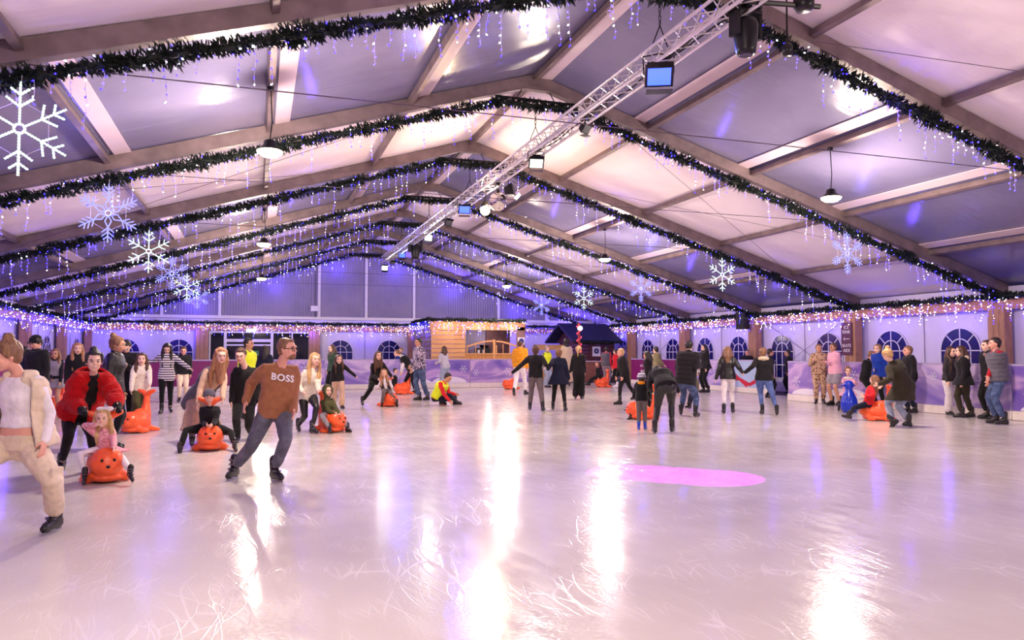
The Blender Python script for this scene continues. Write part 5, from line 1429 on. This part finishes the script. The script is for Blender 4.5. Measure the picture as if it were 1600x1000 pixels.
P('bearded man with glasses in a brown hoodie with white chest lettering and grey jeans', 400, 750, None, 14, 1.80, 'm', ('jumper', 'brown'), ('straight', 'denimg'), ('short', 'light'), 'pink',
  pelvis=(430, 640, .02), neck=(437, 574, -.02), head=(449, 546, -.08), fr=(366, 748), fl=(429, 751), hr=(384, 628, -.12), hl=(459, 642, -.12), hyaw=42, hood='down', extra=hoodie_extra, hem=.05, legyaw={'r': -25, 'l': 0}, w=1.0)
P('blond woman in ivory sweater and black leggings pushing a child on a seal', 478, 677, 542, 22, None, 'f', ('jumper', 'ivory'), ('slim', 'leather'), ('long', 'blond'), 'fair', pelvis=(480, 616, .1), neck=(488, 580, -.05), head=(492, 562, -.1), fr=(466, 671), fl=(488, 678), hr=(473, 612, -.3), hl=(498, 610, -.3), grip=True, hem=.15)
GS = SE['d'][0].location
P('child in olive green hooded coat and grey trousers riding a seal', 519, 675, None, 22, 1.20, 'k', ('jacket', 'olive'), ('straight', 'greyl'), ('hooded', 'brown'), 'fair', base=GS,
  pelvis=(514, 648, .03), kp={'l': (.6, 1), 'r': (-.2, 1)}, neck=(511, 626, 0), head=(512, 611, -.03), fr=(515, 683, -.3, 0), fl=(543, 682, -.1, 0), hr=(523, 646, -.2), hl=(530, 646, -.2), hood='up')
P('girl with long brown hair in black varsity jacket stretching one arm out', 528, 638, 555, 12, None, 'f', ('jacket', 'black'), ('wide', 'beige'), ('longer', 'brown'), 'fair', hl=(556, 588, -.1), fl=(534, 640), fr=(520, 634))
P('woman in dark green top looking left in front of the arched window', 520, 622, 538, -60, None, 'f', ('jumper', 'green'), ('slim', 'blackpants'), ('long', 'brown'), 'fair')
P('woman in black bending forward to push a girl on a seal', 585, 633, None, 20, 1.70, 'f', ('jacket', 'black'), ('straight', 'blackpants'), ('long', 'brown'), 'fair', pelvis=(587, 594, .25), neck=(590, 568, -.1), head=(591, 556, -.2), fr=(566, 636), fl=(606, 622), hr=(590, 592, -.3), hl=(612, 588, -.3))
GS = SE['e'][0].location
P('girl with long auburn hair, dark gilet and white sleeves riding a seal', 608, 635, None, 0, 1.32, 'k', ('jumper', 'white'), ('straight', 'greyp'), ('long', 'ginger'), 'fair', base=GS,
  pelvis=(604, 609, .05), neck=(601, 594, 0), head=(600, 583, -.02), fr=(597, 640, -.2), fl=(620, 638, -.2), hr=(590, 606, -.2), hl=(612, 605, -.2), vest=('tartan', -.05, .04, 0, 20))
P('woman in black and white top bending to the left over a seal handle', 642, 616, None, -70, 1.72, 'f', ('jacket', 'white'), ('slim', 'blackpants'), ('pony', 'light'), 'fair', pelvis=(644, 578, .0), neck=(628, 557, 0), head=(620, 552, 0), fr=(634, 606), fl=(648, 614), hr=(626, 586, 0), hl=(628, 584, -.1), vest=('black', 0, .045))
P('person in blue coat skating behind the bending woman in white and black', 627, 606, 543, -40, None, 'f', ('coat', 'blue'), ('slim', 'blackpants'), ('short', 'light'), 'fair')
P('child with black hair sitting low behind the seal handle', 618, 616, None, 60, 1.15, 'k', ('jacket', 'black'), ('straight', 'blackpants'), ('short', 'dark'), 'fair', pelvis=(616, 602, 0), neck=(617, 588, 0), head=(618, 580, 0), fr=(624, 617, 0), fl=(620, 617, -.1))
P('man in patterned black and lilac jacket and blue jeans with arms bent', 656, 627, 527, -62, None, 'm', ('jacket', 'camo'), ('straight', 'denim'), ('short', 'dark'), 'tan', hr=(644, 576, 0), hl=(641, 574, 0), fr=(655, 624), fl=(668, 620))
def marshal_extra(i):
    pass
P('crouching marshal in yellow hi-vis vest over a red jacket', 692, 634, None, 62, 1.75, 'm', ('jacket', 'redcoat'), ('straight', 'navy'), ('short', 'dark'), 'tan', pelvis=(683, 620, .1), neck=(693, 598, 0), head=(700, 590, -.02), fr=(690, 633), fl=(712, 628), hr=(702, 626, -.25), hl=(712, 616, -.05), vest=('hivis', -.05, .045), hpitch=25)
P('girl in grey striped top and pale jeans leaning on the back barrier', 692, 613, None, -150, 1.68, 'f', ('jumper', 'bluestripe'), ('wide', 'lightdenim'), ('long', 'brown'), 'fair', pelvis=(696, 573, 0), neck=(693, 553, .1), head=(694, 546, .1), hr=(684, 566, .2), hl=(682, 568, .1))
P('man in mustard yellow hooded jacket and white trousers', 812, 618, 531, 155, None, 'm', ('puffer', 'mustard'), ('straight', 'white'), ('short', 'brown'), 'fair', fl=(803, 619), fr=(821, 616), hood='down')
P('man in black hooded top and grey trousers with arms out to both sides, from behind', 837, 642, 540, 178, None, 'm', ('jumper', 'black'), ('straight', 'greyp'), ('short', 'brown'), 'pink', hl=(801, 582, 0), hr=(857, 574, 0), fl=(828, 641), fr=(848, 643), hood='down', lean=0)
P('boy in long navy coat holding hands, seen from behind', 873, 642, 545, 176, None, 'f', ('coat', 'navy'), ('slim', 'blackpants'), ('short', 'light'), 'pink', hl=(856, 577, 0), hr=(889, 592, 0), fl=(864, 641), fr=(883, 643), hood='down', coat=.6)
P('woman with blond ponytail in black top and flared black trousers, from behind', 904, 624, 540, 172, None, 'f', ('jumper', 'black'), ('wide', 'blackpants'), ('pony', 'blond'), 'fair', hl=(888, 594, 0))
P('grey-haired steward in yellow hi-vis vest and pale jeans at the rink entrance', 854, 606, 540, 40, None, 'f', ('jacket', 'khaki'), ('wide', 'lightdenim'), ('short', 'grey'), 'fair', vest=('hivis', 0, .05))
P('tall woman in long cream dress with big black hair near the dark hut', 886, 604, 529, -160, None, 'f', ('jumper', 'fur'), ('slim', 'cream'), ('big', 'dark'), 'tan', skirt=('fur', .95))
GS = SE['h'][0].location
P('child in black sitting on a seal by the plum barrier', 940, 605, None, -60, 1.25, 'k', ('jacket', 'black'), ('straight', 'blackpants'), ('short', 'light'), 'pink', base=GS, pelvis=(936, 588, 0), neck=(934, 576, 0), head=(933, 569, 0), fr=(918, 602, 0), fl=(921, 603, -.1))
P('man in grey gilet with red sleeves and grey joggers by the hut', 947, 604, 541, 150, None, 'm', ('jacket', 'redcoat'), ('straight', 'greyl'), ('short', 'dark'), 'pink', vest=('greyv', -.1, .05), hyaw=30)
P('woman in long red coat and black trousers with white side stripe', 964, 606, 545, -120, None, 'f', ('coat', 'redcoat'), ('straight', 'blackpants'), ('short', 'dark'), 'fair', extra=white_line, coat=.3, boots='white')
P('fair-haired boy in black gliding to the left past the plum lettering', 976, 632, 544, -72, None, 'm', ('jacket', 'black'), ('slim', 'blackpants'), ('short', 'blond'), 'pink', fr=(968, 634), fl=(996, 616), hr=(964, 588, 0), lean=10)
P('dark-haired woman in black behind the child with the orange hood', 1014, 628, 549, -100, None, 'f', ('coat', 'black'), ('slim', 'blackpants'), ('long', 'dark'), 'tan', coat=.6)
P('man in khaki hooded top looking left beside the plum barrier', 1027, 615, 541, -130, None, 'm', ('jumper', 'khaki'), ('straight', 'blackpants'), ('short', 'dark'), 'fair', hood='down', hl=(1037, 570, 0))
P('small child with striped beanie, orange hood, black jacket and blue skates', 1003, 672, 585, 176, None, 'k', ('puffer', 'black'), ('straight', 'greyp'), ('stripebeanie', 'dark', 'bluestripe'), 'fair', hood='orange', boots='blue', hr=(1016, 622, .2), hl=(990, 622, .2))
GS = SE['i'][0].location
P('child in dark cap and black outfit seated on the seal with one leg stretched out', 1010, 664, None, -65, 1.15, 'k', ('jacket', 'black'), ('straight', 'blackpants'), ('cap', 'dark', 'wine'), 'fair', base=GS, pelvis=(1008, 628, 0), neck=(1013, 608, 0), head=(1017, 598, 0), fr=(988, 667, -.1, 20), fl=(994, 666, .2, 0))
P('woman in black leather trousers bending far forward, seen from behind', 1037, 677, None, 180, 1.70, 'f', ('jumper', 'black'), ('slim', 'leather'), ('short', 'dark'), 'fair', pelvis=(1040, 603, 0), neck=(1030, 581, .42), head=(1026, 583, .58), fl=(1023, 678), fr=(1050, 676), hl=(1018, 612, .45), hr=(1060, 612, .3), hpitch=60, w=1.1, grip=True)
P('large man in black padded jacket and blue jeans leaning away', 1074, 651, None, 165, 1.82, 'm', ('puffer', 'black'), ('straight', 'denim'), ('short', 'dark'), 'fair', pelvis=(1071, 596, 0), neck=(1076, 552, .1), head=(1077, 541, .2), fl=(1064, 648), fr=(1087, 652), hr=(1088, 572, .1), w=1.1)
P('toddler in green coat and white hat before the man in padded jacket', 1087, 640, None, -30, .95, 'k', ('jacket', 'khaki'), ('slim', 'navy'), ('beanie', 'dark', 'whitefur'), 'fair', pelvis=(1082, 615, .1), neck=(1086, 592, .1), head=(1088, 583, .1), fr=(1074, 647), fl=(1078, 646))
P('woman in black padded coat and black trousers facing left at the pale blue banner', 1103, 614, 537, -60, None, 'f', ('coat', 'black'), ('straight', 'blackpants'), ('long', 'dark'), 'fair', coat=.3)
P('woman with long light brown hair in black leather jacket and white jeans, from behind', 1138, 646, 541, 180, None, 'f', ('jacket', 'leather'), ('slim', 'white'), ('longer', 'light'), 'fair', hl=(1117, 598, 0), hr=(1160, 582, 0), fl=(1131, 647), fr=(1145, 646))
P('woman in black jacket with fur hood and blue jeans holding a friend by the hand', 1194, 648, 543, 184, None, 'f', ('jacket', 'black'), ('slim', 'bluejean'), ('short', 'light'), 'fair', hl=(1164, 582, 0), fl=(1191, 648), fr=(1214, 650), hood='fur', w=1.1)
P('man in black behind the pale blue barrier watching the skaters', 1168, 606, 543, 8, None, 'm', ('jacket', 'black'), ('straight', 'blackpants'), ('short', 'dark'), 'pink', skate=False)
P('person in black standing behind the fur-hooded woman', 1202, 622, 541, 100, None, 'm', ('jacket', 'black'), ('straight', 'blackpants'), ('short', 'dark'), 'tan', skate=False)
P('person in black with dark hair at the end of the near lilac barrier', 1234, 612, 543, -80, None, 'm', ('jacket', 'black'), ('straight', 'blackpants'), ('short', 'dark'), 'tan', skate=False)
P('woman in leopard print onesie standing at the lilac barrier', 1281, 630, 537, 4, None, 'f', ('onesie', 'leopard'), ('slim', 'leopard'), ('short', 'light'), 'tan', hl=(1294, 566, -.2), hr=(1270, 564, -.2), w=1.12, hyaw=12)
P('woman in pink sweater and grey shorts with bare legs beside the leopard onesie', 1306, 632, 535, -42, None, 'f', ('jumper', 'palepink'), ('shorts', 'greyl'), ('short', 'brown'), 'tan', hr=(1292, 568, -.2), hl=(1290, 566, -.1), hyaw=-10)
P('small girl in pale pink coat with white fur collar holding the blue penguin', 1325, 647, None, 6, 1.14, 'k', ('coat', 'palepink'), ('slim', 'blackpants'), ('bun', 'light'), 'fair', base=ground(1325, 641), pelvis=(1325, 612, 0), neck=(1325, 591, 0), head=(1325, 580, -.03), hr=(1317, 597, -.3), hl=(1337, 597, -.3), fr=(1311, 642), fl=(1338, 640), hood='collarfur', coat=.5)
P('boy in black t-shirt leaning on the lilac barrier', 1357, 632, None, 62, 1.62, 'm', ('tee', 'black'), ('straight', 'blackpants'), ('short', 'light'), 'pink', pelvis=(1352, 590, 0), neck=(1357, 564, 0), head=(1363, 556, 0), hl=(1374, 576, 0), hr=(1370, 578, 0))
P('woman in royal blue top facing the boy in the black t-shirt', 1375, 634, 537, -30, None, 'f', ('jumper', 'blue'), ('slim', 'blackpants'), ('pony', 'light'), 'fair', hr=(1366, 578, -.1))
GS = SE['j'][0].location
P('child in red coat and navy trousers riding the large seal, leg stretched out', 1362, 652, None, -112, 1.25, 'k', ('jacket', 'redcoat'), ('straight', 'navy'), ('long', 'light'), 'fair', base=GS, pelvis=(1357, 630, 0), neck=(1363, 605, .0), head=(1366, 594, .0), fr=(1322, 655, .1, -20), fl=(1326, 655, -.2, -10), hr=(1350, 618, .1), hl=(1352, 620, -.1))
P('blond woman in long dark olive coat and pale jeans stooping over a seal, from behind', 1412, 667, None, -132, 1.70, 'f', ('coat', 'darkolive'), ('straight', 'lightdenim'), ('bun', 'blond'), 'fair', pelvis=(1414, 606, .0), neck=(1395, 568, .0), head=(1387, 555, .0), fl=(1402, 664, -.1, 50), fr=(1420, 668), hl=(1374, 600, -.1), hr=(1380, 600, .15), coat=.75, w=1.1, hpitch=30)
P('young man in black hooded jacket reading by the lilac barrier', 1424, 646, 540, -62, None, 'm', ('jacket', 'black'), ('straight', 'navy'), ('short', 'light'), 'pink', hood='down', hr=(1416, 582, 0))
P('woman with long brown hair, brown top and white wide trousers talking to a friend', 1486, 648, 541, 50, None, 'f', ('jumper', 'tartan'), ('wide', 'white'), ('longer', 'brown'), 'fair', fl=(1500, 649), fr=(1482, 648))
P('woman in black parka with fur hood and olive trousers turned left', 1508, 654, 540, -78, None, 'f', ('coat', 'black'), ('straight', 'darkolive'), ('long', 'brown'), 'fair', hood='fur', coat=.45, fl=(1518, 653), fr=(1503, 654), w=1.05)
P('man in black jacket with his hand at his mouth by the timber pillar', 1549, 656, 530, -60, None, 'm', ('jacket', 'black'), ('slim', 'blackpants'), ('short', 'brown'), 'fair', hr=(1543, 556, -.15))
P('man in grey quilted gilet with crimson sleeves and blue jeans', 1563, 664, 526, -72, None, 'm', ('jacket', 'redsleeve'), ('straight', 'denim'), ('short', 'dark'), 'pink', vest=('greyv', -.15, .045, .3), hr=(1543, 597, -.1), hl=(1546, 595, .1))

settle()
# place the shared boot and seal meshes
bme, sme = BOOT_SRC.data, SEAL_SRC.data
bpy.data.objects.remove(BOOT_SRC); bpy.data.objects.remove(SEAL_SRC)
def recol(me, mat): m2 = me.copy(); m2.materials.clear(); m2.materials.append(mat); return m2
bvar = {None: bme, 'blue': recol(bme, BLUEB), 'white': recol(bme, K['white'])}
for o, bc, pp_ in SKATES:
    newobj('boot', bvar[bc], o); newobj('blade', BLADE_ME, o)
    if pp_ > 70: newobj('buckles', BUCK_ME, o)
eye = MB(); eye.sph((0, 0, 0), (.016, .008, .019), 10, 8); eye_me = eye.mesh('seal_eye', M['black'], True)
nose = MB(); nose.sph((0, 0, 0), (.024, .014, .017), 10, 8); nose_me = nose.mesh('seal_nose', M['black'], True)
for t_ in SEALS:
    newobj('seal_shell', sme, t_)
    for sg in (-1, 1): newobj('eye', eye_me, t_, (sg*.064, .310, .285))
    newobj('nose', nose_me, t_, (0, .348, .215))

# Cycles cost
cy = bpy.context.scene.cycles
cy.max_bounces = 6; cy.diffuse_bounces = 3; cy.glossy_bounces = 3; cy.transmission_bounces = 2; cy.transparent_max_bounces = 4
cy.caustics_reflective = False; cy.caustics_refractive = False; cy.use_adaptive_sampling = True; cy.adaptive_threshold = .06; cy.sample_clamp_indirect = 3; cy.sample_clamp_direct = 0
